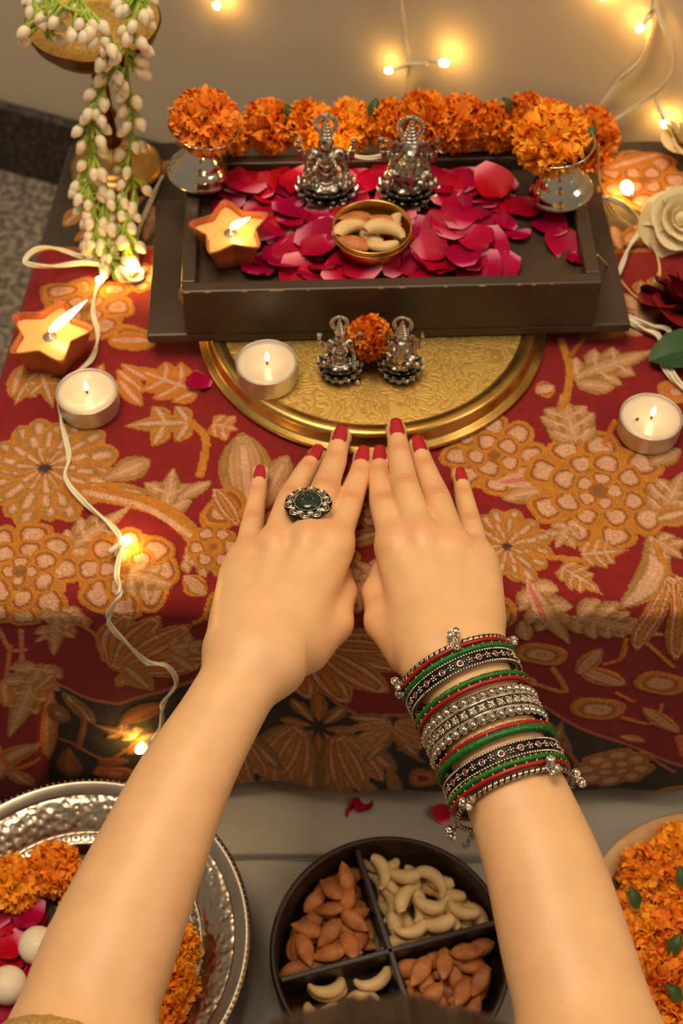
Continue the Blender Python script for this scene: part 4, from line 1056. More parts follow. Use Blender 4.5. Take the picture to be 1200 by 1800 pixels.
for k in range(NP):
    t0 = 2*PI*k/NP; m = MB()
    for q in (1.0, 0.66):
        pts = []
        for i in range(15):
            f = -1+2*i/14; t = t0+f*PI/NP*q*0.98; rr = 0.60+0.38*math.sqrt(max(0, 1-f*f))*q+(0.02 if q < 1 else 0)
            pts.append((*oval(t, rr), 0.0010-0.0006*rr))
        m.tube(pts, 0.00042, 5)
    o = m.build('petal_wire', M['silver'], ring, M=FM)
    m = MB()
    for i in range(8):
        f = -0.85+1.7*i/7; t = t0+f*PI/NP*0.82; rr = 0.60+0.43*math.sqrt(max(0, 1-f*f))*0.84; m.ball((*oval(t, rr), 0.0009-0.0006*rr), 0.00033, 6, 4)
    for f in (-0.2, 0.2): m.ball((*oval(t0+f*PI/NP, 0.72), 0.0006), 0.0004, 6, 4)
    m.ball((*oval(t0, 0.82), 0.0005), 0.00045, 6, 4)
    o = m.build('bead_trim', M['silver'], ring, M=FM); o['kind'] = 'stuff'
m = MB()
for i in range(54):
    t = 2*PI*i/54; m.ball((*oval(t, 0.585), 0.0013), 0.00038, 6, 4)
o = m.build('stone_border', M['silver'], ring, M=FM); o['kind'] = 'stuff'
m = MB(); P = [[(*oval(2*PI*i/60, k), z) for k, z in ((0.56, 0.0006), (0.56, 0.0018), (0.50, 0.0028), (0.35, 0.0034), (0.0, 0.0038))] for i in range(60)]
m.grid(P, closed_u=True)
for k in range(7):
    a = 2*PI*k/7+0.3
    for da, l in ((-0.13, 0.0026), (0.13, 0.0026)):
        m.ball((0, 0, 0), (l*0.62, 0.00062, 0.0007), 8, 5, M=Matrix.Rotation(a+da, 4, 'Z') @ T(0.0031, 0, 0.0034) @ Matrix.Rotation(0.18, 4, 'Y'))
m.ball((0, 0, 0.004), 0.0008, 8, 5); m.build('green_stone', M['green_stone'], ring, M=FM)
# ------------------------------------------------------------------ flames and candles
FL = MB(); FL.lathe([(0.0, 0.0), (0.0011, 0.0006), (0.0022, 0.0030), (0.0024, 0.0048), (0.0019, 0.0080), (0.0010, 0.0115), (0.0, 0.0145)], 16)
def flame(parent, M_, s, long=1.0, mt='flame'):
    me = FL.mesh('flame', M[mt]); return inst('flame', me, parent, M_ @ Matrix.Diagonal((s, s, s*long, 1)))
def tealight(p, label, fl=0.62, tilt=0.0, sc=1.0, wick=True, debris=False):
    t = empty('tealight_candle', p, (tilt, 0, random.uniform(0, 6)), sc); tag(t, label, 'candle', 'lit tealights')
    R, Hh = 0.0188, 0.0150
    m = MB(); m.lathe([(0, 0), (R-0.001, 0), (R-0.0003, 0.0006), (R, 0.002), (R, Hh-0.001), (R+0.0003, Hh), (R-0.0003, Hh), (R-0.0006, Hh-0.0016)], 64, wob=lambda a: 1+0.004*math.sin(a*9)+0.002*math.sin(a*23)); m.build('foil_cup', M['alu'], t)
    m = MB(); m.lathe([(R-0.0007, 0.001), (R-0.0006, Hh-0.0012), (R-0.0016, Hh-0.0002), (R-0.004, Hh-0.0004), (R-0.006, Hh-0.0014), (0.006, Hh-0.0020), (0.0, Hh-0.0022)], 64); m.build('wax', M['wax_white'], t)
    m = MB(); m.tube(spline([(0, 0, Hh-0.004), (0.0004, 0, Hh), (0.001, 0.0004, Hh+0.0028)], 4), 0.00055, 6); m.build('wick', M['wick'], t)
    flame(t, T(0.0006, 0, Hh+0.0008), fl, mt='flame_small')
    if debris:
        m = MB(); m.ball((0, 0, 0), (0.0009, 0.0012, 0.0003), 6, 4); m.ball((0.001, 0.0008, 0), (0.0006, 0.0005, 0.0003), 6, 4); o = m.build('wax_speck', M['wick'], t, M=T(*debris, Hh-0.0008))
    return t
random.seed(4)
tealight(Vector((*at(158, 716, 0.001)[:2], 0.001)), 'tealight candle on the cloth beside the looping fairy light wire', 0.55)
tealight(Vector((*at(470, 665, ZP)[:2], ZP)), 'tealight candle standing on the engraved brass plate', 0.55)
tt = tealight(Vector((*at(1137, 760, 0.001)[:2], 0.001)), 'tealight candle with dark specks in its wax, alone on the cloth to the right', 0.6, debris=(-0.009, 0.0)); tt.rotation_euler.z = 0.2
# star-shaped clay lamps
def star_candle(p, rz, label, sc, fdir, flong, fs):
    t = empty('star_candle', p, (0, 0, rz), sc); tag(t, label, 'candle', 'star-shaped clay candles')
    def star(R, n=140, depth=0.30, off=0.0):
        out = []
        for i in range(n):
            a = 2*PI*i/n; f = abs(((a/(2*PI/5)+0.5) % 1)-0.5)*2          # 0 at a point, 1 in a notch
            f = math.sqrt(f*f+0.02)-0.1414 if f < 0.9 else f-0.132-0.5*(f-0.9)
            b_ = f*PI/5; ri = 1-depth; k = ri*math.sin(PI/5)/(math.sin(PI/5-b_)*ri*0+math.sin(b_)*(1-ri*math.cos(PI/5))+ri*math.sin(PI/5)*math.cos(b_))
            out.append((R*k+off, a))
        return out
    Hh = 0.024; R0 = 0.0285; lv = [(0.60, 0.0), (0.66, 0.001), (0.80, 0.012), (0.93, 0.022), (1.0, Hh-0.001), (1.0, Hh), (0.95, Hh), (0.91, Hh-0.003), (0.86, Hh-0.006)]
    m = MB(); P = [[] for _ in range(140)]
    for k, z in lv:
        dp = 0.20+0.20*min(1, (k-0.55)/0.4)
        for i, (r, a) in enumerate(star(R0*k, depth=dp)): P[i].append((r*math.cos(a), r*math.sin(a), z))
    m.grid(P, closed_u=True)
    m.add([P[i][0] for i in range(140)], [tuple(range(140))[::-1]])
    m.build('clay_cup', M['terra'], t)
    m = MB(); 
    for i, (r, a) in enumerate(star(R0*0.985, n=110, depth=0.40)): m.ball((r*math.cos(a), r*math.sin(a), Hh), (0.0010, 0.0007, 0.0008), 6, 4, M=None)
    o = m.build('beaded_rim', M['terra_rim'], t); o['kind'] = 'stuff'
    m = MB(); pts = [(r*math.cos(a), r*math.sin(a), Hh-0.0045) for r, a in star(R0*0.90, depth=0.40)]
    m.add(pts+[(r*0.5*math.cos(a), r*0.5*math.sin(a), Hh-0.0052) for r, a in star(R0*0.90, depth=0.3)]+[(0, 0, Hh-0.0054)],
          [(i, (i+1) % 140, 140+(i+1) % 140, 140+i) for i in range(140)]+[(140+i, 140+(i+1) % 140, 280) for i in range(140)])
    m.build('wax', M['wax'], t)
    m = MB(); m.lathe([(0, 0), (0.0045, 0), (0.0045, 0.0006), (0.001, 0.0008), (0.0008, 0.003), (0, 0.003)], 20); m.build('wick_holder', M['alu'], t, M=T(0, 0, Hh-0.0056))
    m = MB(); m.tube([(0, 0, Hh-0.004), (0.0003, 0, Hh+0.001)], 0.0006, 6); m.build('wick', M['wick'], t)
    Mr = Matrix.Rotation(-rz, 4, 'Z')
    flame(t, T(0, 0, Hh-0.001) @ Mr @ frame((0, 0, 0), fdir), fs, flong)
star_candle(Vector((*at(96, 628, 0.001)[:2], 0.001)), 1.35, 'star-shaped clay candle with a tall slanting flame on the cloth corner', 1.0, (0.66, 0.05, 0.62), 2.3, 1.15)
star_candle(Vector((*at(408, 448, TR_Z)[:2], TR_Z+0.001)), 1.75, 'star-shaped clay candle on the altar tray among the petals', 0.92, (0.60, -0.1, 0.5), 1.25, 1.05)

# ------------------------------------------------------------------ silver footed cups
def cup(p, label, lean):
    t = empty('silver_cup', p, (0.0, lean, 0)); tag(t, label, 'cup', 'silver footed cups')
    m = MB(); m.lathe([(0, 0.0006), (0.018, 0.0), (0.0205, 0.0006), (0.0208, 0.0016), (0.0200, 0.0026), (0.0190, 0.0040), (0.0188, 0.0062), (0.0172, 0.0082), (0.0158, 0.0100), (0.0150, 0.0106), (0.0148, 0.0120), (0.0120, 0.0160), (0.0095, 0.0195), (0.0088, 0.0225), (0.0092, 0.0240)], 64); m.build('foot', M['silver'], t)
    m = MB(); m.lathe([(0.0090, 0.0236), (0.0105, 0.0256), (0.0145, 0.0292), (0.0190, 0.0335), (0.0218, 0.0372), (0.0228, 0.0384), (0.0226, 0.0392), (0.0214, 0.0384), (0.0185, 0.0350), (0.0140, 0.0308), (0.0090, 0.0272), (0.0, 0.0262)], 64); m.build('bowl', M['silver'], t)
    return t
CL_ = Vector((*at(349, 313, RIM_Z)[:2], RIM_Z+0.0035)); CR_ = Vector((*at(985, 345, RIM_Z)[:2], RIM_Z+0.0035))
cup(CL_, 'silver footed cup holding a marigold, on the corner nearest the brass lamp', 0.16)
cup(CR_, 'silver footed cup holding a marigold, on the corner near the cream rose', -0.16)

# ------------------------------------------------------------------ marigolds
def marigold_mesh(seed, n=260, flat=0.8):
    r_ = random.Random(seed); m = MB(); cols = []
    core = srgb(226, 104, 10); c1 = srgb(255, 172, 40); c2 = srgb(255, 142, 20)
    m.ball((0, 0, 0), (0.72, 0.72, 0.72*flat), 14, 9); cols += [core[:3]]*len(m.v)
    for k in range(n):
        u = (k+0.5)/n; ph = math.acos(1-1.78*u); a = k*2.39996+r_.uniform(-0.2, 0.2)
        d = Vector((math.sin(ph)*math.cos(a), math.sin(ph)*math.sin(a), math.cos(ph)))
        rad = 1.0 if ph > 0.5 else 0.93+0.07*ph/0.5
        e = d+Vector((r_.uniform(-.35, .35), r_.uniform(-.35, .35), r_.uniform(-.2, .45))); e.normalize()
        o = Vector((d.x, d.y, d.z*flat))*0.62; L_ = (rad-0.58)*r_.uniform(0.9, 1.12); w = 0.17*r_.uniform(0.8, 1.25)
        Fm = frame(o, e, (d.y+0.01, -d.x, 0.3)) @ Matrix.Rotation(r_.uniform(0, 6.28), 4, 'Z')
        P = []; f1 = r_.uniform(0, 6); curl = r_.uniform(0.4, 1.2)
        for i in range(4):
            v = i/3; row = []
            for j in range(6):
                q = -1+2*j/5; ww = w*(0.35+0.85*v)
                fr = 0.055*v*math.sin(q*5.5+f1); row.append((q*ww, curl*0.30*v*v+fr+0.10*v*(q*q), L_*v+(0.05*math.sin(q*6+f1) if i == 3 else 0)-0.05*q*q*v))
            P.append(row)
        b0 = len(m.v); m.grid(P, M=Fm)
        t = r_.random()
        for i in range(4):
            f = i/3
            for j in range(6): cols.append(tuple((c2[q]*(1-t)+c1[q]*t)*(0.84+0.16*f) for q in range(3)))  # inner shading painted into the petal colour, darker toward the base
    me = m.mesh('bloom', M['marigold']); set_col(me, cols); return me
MG = [marigold_mesh(s) for s in (1, 2, 3)]
cx = MB(); cx.lathe([(0.0, -1.25), (0.10, -1.2), (0.16, -1.0), (0.30, -0.78), (0.46, -0.56), (0.40, -0.5), (0, -0.5)], 14); CALYX = cx.mesh('calyx', M['leaf'])
def marigold(p, r, label, group=None, rot=(0, 0, 0), var=0, sc=(1, 1, 1), name='marigold_flower'):
    t = empty(name, p, rot); t.scale = (r*sc[0], r*sc[1], r*sc[2]); tag(t, label, 'flower', group)
    inst('bloom', MG[var % 3], t); inst('calyx', CALYX, t); return t
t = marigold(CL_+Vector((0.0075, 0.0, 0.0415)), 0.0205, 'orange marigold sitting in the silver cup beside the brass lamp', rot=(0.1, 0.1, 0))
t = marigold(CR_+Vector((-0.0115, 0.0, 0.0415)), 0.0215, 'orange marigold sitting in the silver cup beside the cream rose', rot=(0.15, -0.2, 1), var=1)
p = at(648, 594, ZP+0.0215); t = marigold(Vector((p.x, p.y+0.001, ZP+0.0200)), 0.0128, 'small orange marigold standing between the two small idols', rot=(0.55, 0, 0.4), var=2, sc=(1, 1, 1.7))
# garland behind the idols
gar = empty('marigold_garland', (0.04, 0.77, RIM_Z)); tag(gar, 'garland of orange marigolds and leaves along the back of the altar tray', 'garland')
GI = Matrix.Translation(-gar.location)
random.seed(9)
gl = [(412, 255, 26, .015), (474, 230, 36, .018), (545, 222, 35, .018), (617, 220, 34, .018), (686, 218, 33, .018), (748, 215, 40, .021), (806, 218, 38, .020), (868, 228, 34, .018), (915, 240, 34, .018), (925, 200, 28, .017), (1035, 242, 40, .020), (965, 225, 36, .018), (575, 262, 24, .013), (770, 250, 28, .015)]
gp = []
for k, (px, py, rp, zz) in enumerate(gl):
    Yg = 0.770+0.0*(px-686)/400 if rp > 29 else 0.772
    if px in (1035,): Yg = 0.79
    if px in (412,): Yg = 0.765
    p = atY(px, py, Yg); sc = (at(px+1, py, p.z)-p).length*rp*1.22
    p.z = max(p.z, RIM_Z+sc*0.85) if px < 1030 else max(p.z, 0.026); gp.append(p)
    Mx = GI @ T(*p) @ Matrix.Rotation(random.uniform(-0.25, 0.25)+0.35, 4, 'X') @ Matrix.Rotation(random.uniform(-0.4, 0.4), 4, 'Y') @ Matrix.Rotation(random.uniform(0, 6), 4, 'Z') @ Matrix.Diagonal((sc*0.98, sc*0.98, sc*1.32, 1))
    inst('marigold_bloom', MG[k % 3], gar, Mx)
m = MB(); m.tube(spline([GI @ p for p in sorted(gp, key=lambda v: v.x)], 5), 0.0005, 5); m.build('thread', M['stem'], gar)
lf = MB(); P = []
for i in range(7):
    v = i/6; row = []
    for j in range(5):
        q = -1+2*j/4; row.append((q*0.0055*math.sin(PI*min(0.97, v*0.94+0.06))**0.8, 0.018*v, 0.003*math.sin(PI*v)+0.0015*q*q))
    P.append(row)
lf.grid(P); LEAF = lf.mesh('leaf', M['leaf']); 
for px, py, a in ((512, 222, 0.4), (655, 212, -0.3), (840, 232, 0.5), (900, 205, 1.1), (708, 245, 0.2)):
    p = atY(px, py, 0.765); p.z = max(p.z, RIM_Z+0.004); inst('leaf', LEAF, gar, GI @ T(*p) @ Matrix.Rotation(a, 4, 'Z') @ Matrix.Rotation(0.9, 4, 'X') @ Matrix.Scale(0.8, 4))
p = CR_+Vector((0.0125, 0.004, 0.037)); o = inst('marigold_leaf', LEAF, None, T(*p) @ Matrix.Rotation(-0.6, 4, 'Z') @ Matrix.Rotation(0.6, 4, 'X') @ Matrix.Scale(0.6, 4)); tag(o, 'small green leaf tucked beside the marigold in the silver cup', 'leaf')

# ------------------------------------------------------------------ oxidised silver idols
def lotus_petal():
    m = MB(); P = []
    for i in range(7):
        v = i/6; w = 3.2*math.sin(PI*min(0.985, 0.18+0.82*v))**0.75; P.append([(q*w, 6.5*v, 2.2*v*v-0.5*q*q+0.9*(1-q*q)*math.sin(PI*v)) for q in (-1, -0.5, 0, 0.5, 1)])
    m.grid(P); P2 = [[(x, y, z-0.8) for x, y, z in r] for r in P]; m.grid(P2, flip=True)
    m.tube([(0, 6.5*v, 2.2*v*v+0.9*math.sin(PI*v)+0.1) for v in np.linspace(0.1, 1, 6)], 0.32, 5)
    for q in (-0.5, 0.5): m.tube([(q*3.2*math.sin(PI*(0.18+0.8*v))**0.75, 6.5*v, 2.2*v*v+0.7*math.sin(PI*v)) for v in np.linspace(0.2, 0.95, 5)], 0.25, 4)
    return m.mesh('lotus_petal', M['oxid'])
LP = lotus_petal()
def idol(kind):
    t = empty(kind)
    m = MB(); m.lathe([(0, 0), (11, 0), (12.5, 1), (12.5, 4), (10.5, 7), (11.5, 10), (14, 14), (14.4, 15.5), (13, 16.5), (0, 17)], 36); ped = m.build('lotus_pedestal', M['oxid_dark'], t, M=Matrix.Diagonal((1.32, 1.24, 1.0, 1)))
    for k in range(14): inst('lotus_petal', LP, ped, Matrix.Rotation(2*PI*k/14, 4, 'Z') @ T(0, 8.5, 8.5) @ Matrix.Rotation(-1.02, 4, 'X') @ Matrix.Scale(1.35, 4))
    for k in range(14): inst('lotus_petal', LP, ped, Matrix.Rotation(2*PI*(k+0.5)/14, 4, 'Z') @ T(0, 9.5, 9.0) @ Matrix.Rotation(0.30, 4, 'X') @ Matrix.Scale(1.55, 4))
    for k in range(14): inst('lotus_petal', LP, ped, Matrix.Rotation(2*PI*k/14, 4, 'Z') @ T(0, 10.5, 12.5) @ Matrix.Rotation(0.55, 4, 'X') @ Matrix.Scale(1.25, 4))
    el = kind == 'elephant_headed_idol'
    g = SDF((-27, -24, 12), (27, 14, 82), 0.62)
    C = lambda a, b, ra, rb, k=2.0, **kw: g.cone(a, b, ra, rb, k, **kw)
    for s in (-1, 1):
        C((s*5, 2, 20.5), (s*16, -5, 20), 5.2, 4.4, 2); C((s*16, -5, 20), (-s*2, -12.5, 19), 4.2, 2.8, 1.2); g.ell((-s*5, -13.5, 19.2), (4.0, 2.2, 1.8), 0.8)
        for q in range(4): g.ell((s*(6+3*q), -6.5-0.5*q, 21.5), (0.55, 6, 4.6), 0.5)
        C((s*10, 3, 43), (s*18.5, 3.5, 38), 3.6, 2.8, 2); C((s*18.5, 3.5, 38), (s*20.5, 1, 50), 2.7, 1.9, 1.2); g.ell((s*20.5, 0.5, 51.5), (2.2, 1.8, 2.4), 1)
        C((s*11, 0, 42), (s*14.5, -3, 31), 3.4, 2.7, 2)
        C((s*10, 1, 44.5), (s*11.5, 1, 43.5), 4.0, 3.6, 1.5)
    C((-14.5, -3, 31), (-12.5, -12, 32.5) if el else (-11, -11, 33), 2.6, 2.0, 1.2); g.ell((-12, -13, 34.5), (2.0, 1.2, 3.2), 1)
    if el: C((14.5, -3, 31), (9.5, -13, 29), 2.6, 2.2, 1.2); g.ell((8, -14.5, 29.5), (3.2, 3.0, 2.6), 1)
    else: C((14.5, -3, 31), (14.5, -12, 22.5), 2.6, 2.0, 1.2); g.ell((14.5, -13.5, 21), (2.2, 1.5, 3.2), 1)
    if el:
        g.ell((0, -3, 29), (11.5, 10.5, 11), 3); C((0, 0, 34), (0, 1, 44), 10, 8, 3); g.ell((0, -2.5, 51.5), (7.6, 7.2, 7.6), 2)
        tr = [((0, -9, 50), 4.6), ((0, -13, 44), 4.0), ((0, -15.5, 37), 3.5), ((-0.6, -16, 30), 3.0), ((0.8, -16, 25), 2.6), ((4.0, -15.8, 23), 2.2), ((6.2, -15.5, 25), 2.0)]
        for (a, ra), (b, rb) in zip(tr[:-1], tr[1:]): C(a, b, ra, rb, 1.0)
        for i in range(14):                # rings on the trunk
            q = i/13*3; k = min(int(q), 2); f = q-k; c = Vector(tr[k+0][0]).lerp(Vector(tr[k+1][0]), f); r_ = tr[k][1]*(1-f)+tr[k+1][1]*f
            g.ell((c.x, c.y-r_*0.05, c.z), (r_+0.25, r_+0.25, 0.5), 0.4)
        for s in (-1, 1):
            g.ell((s*10.5, 0.5, 50), (5.2, 1.5, 7.2), 1.2); g.ell((s*11, -0.6, 49.5), (3.4, 1.0, 5.0), 0.8, sub=True); C((s*3.8, -9.5, 45.5), (s*5.8, -13, 43), 1.2, 0.6, 0.5)
            g.ell((s*3.6, -8.8, 53), (1.2, 0.9, 0.8), 0.4)
        top = 58.5
    else:
        C((0, 1, 20), (0, 1, 32), 9, 6.5, 3); C((0, 1, 32), (0, 1, 42), 6.5, 8.0, 3); g.ell((0, -0.5, 42), (9.5, 6.2, 5), 2.5)
        for s in (-1, 1): g.ell((s*4.0, -5.0, 40), (3.2, 2.6, 3.2), 1.2)
        C((0, 0.5, 46), (0, 0, 50), 3.6, 3.4, 1.5); g.ell((0, -1.2, 54.5), (6.0, 6.2, 7.2), 1)
        g.ell((0, -6.8, 53.6), (0.9, 1.2, 1.8), 0.6); g.ell((0, -6.3, 51), (1.6, 0.6, 0.5), 0.3)
        for s in (-1, 1): g.ell((s*2.1, -6.4, 55), (1.1, 0.5, 0.6), 0.3); g.ell((s*5.4, -0.5, 54), (1.0, 1.4, 2.6), 0.5)
        top = 60.5
    inst('figure', g.mesh('figure', M['idol']), t)
    R0 = 6.4 if el else 5.0; m = MB(); z = top-1.0; pr = [(R0*0.8, z-0.5)]
    for k in range(6):
        r_ = R0*(1-0.135*k); h = 2.9 if el else 3.0; pr += [(r_, z+0.2), (r_*1.06, z+0.8), (r_, z+1.5), (r_*0.93, z+h)]; z += h-0.3
    pr += [(1.2, z+0.4), (1.5, z+1.4), (0.6, z+2.6), (0, z+3.0)]; m.lathe(pr, 24); crown = m.build('crown', M['oxid'], t)
    m = MB()
    for k in range(22): a = 2*PI*k/22; m.ball((R0*1.05*math.cos(a), R0*1.05*math.sin(a), top-0.2), 0.6, 6, 4)
    o = m.build('crown_beads', M['oxid'], crown); o['kind'] = 'stuff'
    Rh = 9.0 if el else 8.0; hz = top+6.5; Mh = T(0, 5.5, hz) @ Matrix.Rotation(PI/2-0.12, 4, 'X')
    m = MB(); m.lathe([(Rh-2.6, -0.5), (Rh, -0.9), (Rh+0.9, 0), (Rh, 0.9), (Rh-2.6, 0.5), (Rh-2.6, -0.5)], 40); halo = m.build('halo', M['oxid'], t, M=Mh)
    m = MB()
    for k in range(26): a = 2*PI*k/26; m.ball(((Rh+1.1)*math.cos(a), (Rh+1.1)*math.sin(a), 0), 0.95, 6, 4)
    o = m.build('halo_beads', M['oxid'], halo); o['kind'] = 'stuff'
    # things held in the raised hands
    for s in (-1, 1):
        m = MB()
        if el and s > 0: m.lathe([(0, 52), (1.2, 52.5), (1.2, 55), (2.2, 56), (2.4, 57.5), (1.4, 59.5), (0.5, 62), (0, 62.4)], 12, M=T(20.5, 0.5, 0)); m.tube([(20.5, 0, 49), (24, -2, 47.5), (26, -3, 48.5)], 0.9, 6)
        elif el: m.lathe([(0, 52), (0.9, 52.5), (0.9, 60), (0, 61)], 10, M=T(-20.5, 0.5, 0)); m.box((-24.5, -0.4, 56), (-20.5, 1.4, 60)); m.tube([(-19.5, 0, 57), (-15.5, -0.5, 57.5)], 0.8, 6)
        else:
            for k in range(7): a = 2*PI*k/7; m.ball((0, 0, 0), (1.1, 0.6, 2.4), 8, 5, M=T(s*20.5, 0.2, 54.5) @ Matrix.Rotation(a, 4, 'Z') @ T(1.5, 0, 1.6) @ Matrix.Rotation(0.55, 4, 'Y'))
            m.ball((s*20.5, 0.2, 55.6), 1.4, 8, 6)
        m.build('held_emblem' if el else 'held_lotus', M['oxid'], t)
    # necklaces and drapery
    for k, (w, dp, r_) in enumerate(((5.5, 4, 0.75), (7.0, 8, 0.7), (8.0, 15 if not el else 6, 0.8))):
        m = MB(); yy = -7.2 if not el else -9.5
        pts = [(w*math.sin(a), (1.5 if abs(a) > 1.2 else yy-0.8*k)*(1 if abs(a) > 1.2 else math.cos(a*0.4)), 45.5-dp*math.cos(a)*0.95) for a in np.linspace(-1.5, 1.5, 15)]
        m.tube(spline(pts, 2), r_, 6); m.build('necklace', M['oxid'], t)
    for s in (-1, 1):
        m = MB(); 
        for z_, c in ((36, (s*12.8, -1.2, 36.5)), (30, (s*14.6, -4, 30.6))): m.ball(c, (3.4, 3.4, 0.9), 10, 5)
        m.ball((s*20.3, 1.0, 47.5), (2.5, 2.5, 0.8), 10, 5); m.build('armlets', M['oxid'], t)
    if not el:
        m = MB(); m.lathe([(0, 0), (3.4, 0.3), (4.2, 2), (3.0, 3.6), (3.4, 4.2), (0, 4.4)], 16); m.build('coin_pot', M['oxid'], t, M=T(17.5, -15.5, 0))
    return t
I1 = idol('seated_deity_idol'); I2 = idol('elephant_headed_idol')
def place(o, px, py, z, h, rz, label):
    p = at(px, py, z); o.location = (p.x, p.y, z); o.scale = (h/80000*1.0*1000/1000,)*3; o.rotation_euler = (0, 0, rz); tag(o, label, 'idol', 'silver deity idols')
place(I1, 574, 350, TR_Z+0.0015, 67, 0.0, 'larger silver seated four-armed deity idol on petals behind the nut bowl')
place(I2, 716, 352, TR_Z+0.0015, 67, 0.0, 'larger silver elephant-headed idol on petals behind the nut bowl')
I3 = copy_tree(I1); I4 = copy_tree(I2)
place(I3, 597, 655, ZP, 48, 0.05, 'smaller silver seated deity idol on the brass plate beside the marigold')
place(I4, 703, 655, ZP, 48, -0.12, 'smaller silver elephant-headed idol on the brass plate beside the marigold')
# ------------------------------------------------------------------ rose petals
def petal_mesh(seed):
    r_ = random.Random(seed); m = MB(); P = []; cols = []; n = 9
    L_ = 0.0265*r_.uniform(0.85, 1.1); W = 0.0245*r_.uniform(0.85, 1.1); cup = r_.uniform(0.08, 0.32); curl = r_.uniform(0.0, 0.5); tw = r_.uniform(-0.35, 0.35); ph = r_.uniform(0, 6)
    deep = np.array(srgb(158, 0, 42)[:3]); mid = np.array(srgb(182, 0, 62)[:3]); pale = np.array(srgb(230, 136, 158)[:3]); pk = r_.uniform(0.03, 0.38)
    PALE.append(pk > 0.22)
    for i in range(n):
        v = i/(n-1); row = []
        w = W*0.5*(0.16+0.84*math.sin(PI*min(1, (0.05+v*0.62)))**0.85)*(1.0 if v < 0.7 else math.sqrt(max(0.04, 1-((v-0.7)/0.3)**2*0.86)))
        for j in range(n):
            q = -1+2*j/(n-1); x = q*w; y = L_*(v-0.5)-0.0016*v*(q*q)+(0.0012*(1-abs(q)) if False else 0)
            if v > 0.9: y -= 0.0016*math.exp(-(q/0.25)**2)
            z = cup*(x*x/0.012+0.5*(y+0.004)**2/0.012)*1.0+0.0012*math.sin(q*3+ph)*v+tw*x*(v-0.4)*0.6
            if v > 0.72: z += -curl*0.004*((v-0.72)/0.28)**1.5
            row.append((x, y, z))
            t = np.clip((v-0.02)/max(pk, 0.05), 0, 1); c = pale*(1-t)+mid*t
            t2 = np.clip((v-pk*0.7)/0.5, 0, 1); c = c*(1-t2)+deep*t2
            cols.append(c)
        P.append(row)
    m.grid(P); zmin = min(v[2] for v in m.v); m.v = [(x, y, z-zmin) for x, y, z in m.v]
    me = m.mesh('rose_petal', M['petal']); set_col(me, cols); return me
PALE = []
PM = [petal_mesh(s) for s in range(10)]
def rose_petal(p, rz, tilt, s, k, label, group):
    o = inst('rose_petal', PM[k % len(PM)]); o.matrix_world = T(*p) @ Matrix.Rotation(rz, 4, 'Z') @ Matrix.Rotation(tilt[0], 4, 'X') @ Matrix.Rotation(tilt[1], 4, 'Y') @ Matrix.Scale(s, 4)
    return tag(o, label, 'petal', group)
random.seed(33)
excl = [(at(408, 448, TR_Z), 0.021), (at(574, 350, TR_Z), 0.013), (at(716, 352, TR_Z), 0.013), (at(653, 446, TR_Z), 0.014), (CL_, 0.018), (CR_, 0.018)]
placed = []; tries = 0
def heap_label(px, py, pale):
    shade = 'pale-based pink' if pale else 'deep crimson'
    if py < 335 and px < 470: w = 'behind the star candle beside a silver cup'
    elif px < 520 and py > 400: w = 'beside the star candle on the altar tray'
    elif px < 540: w = 'between the star candle and the seated idol'
    elif px < 655 and py < 385: w = 'around the base of the larger seated idol'
    elif px < 770 and py < 385: w = 'around the base of the larger elephant-headed idol'
    elif py > 455: w = 'along the front tray rim by the nut bowl' if px < 800 else 'at the front corner of the petal heap'
    elif px < 740: w = 'touching the small brass nut bowl'
    elif py < 340: w = 'at the back of the heap under the garland'
    elif px < 830: w = 'between nut bowl and the cup near the cream rose'
    else: w = 'in front of the cup near the cream rose'
    return shade+' rose petal '+w
def unproject(p):
    q = Vector(p)-CAM; d = q.dot(_f); return 600+FPX*q.dot(_r)/d, 900-FPX*q.dot(_u)/d
while len(placed) < 118 and tries < 6000:
    tries += 1
    lx = random.uniform(-0.106, 0.082); ly = random.uniform(0.020, 0.112)
    if lx > 0.045 and 0.035 < ly < 0.062 and random.random() < 0.8: continue
    if lx > 0.060 and ly < 0.08 and random.random() < 0.6: continue
    if lx < -0.085 and ly < 0.05: continue
    w = ALT @ Vector((lx, ly, 0))
    if any((w.xy-e.xy).length < r for e, r in excl): continue
    dmin = min([(w.xy-q.xy).length for q in placed], default=1)
    if dmin < 0.0052: continue
    nb = sum(1 for q in placed if (w.xy-q.xy).length < 0.013)
    z = TR_Z+0.0006+0.0020*min(nb, 5)
    placed.append(w); kk = random.randrange(10); rose_petal((w.x, w.y, z), random.uniform(0, 6.28), (random.uniform(-0.32, 0.32), random.uniform(-0.32, 0.32)), random.uniform(0.82, 1.16), kk, heap_label(*unproject((w.x, w.y, z)), PALE[kk]), 'rose petals heaped on the tray')
random.seed(5)
for k, (px, py, rz, lb) in enumerate(((922, 368, 2.2, 'rose petal lying just in front of the silver cup near the cream rose'), (886, 394, 1.0, 'small pink rose petal apart from the heap, beside a larger petal'), (909, 414, 2.4, 'pale-edged rose petal lying apart on bare tray wood'), (967, 402, 0.5, 'folded crimson petal between the heap and the tray rim'),
                       (986, 432, 0.3, 'pale pink cupped petal close to the tray side rim'), (1010, 457, 2.9, 'smallest pink petal in the front tray corner'))):
    p = at(px, py, TR_Z); rose_petal((p.x, p.y, TR_Z+0.0012), rz, (random.uniform(-0.2, 0.3), random.uniform(-0.2, 0.2)), (0.95, 0.7, 0.85, 0.95, 0.9, 0.6)[k], k+2, lb, None)
p = at(348, 674, 0.001); rose_petal((p.x, p.y, 0.0015), 1.45, (0.1, 0.2), 0.72, 3, 'single crimson petal on the cloth beside the brass plate', None)
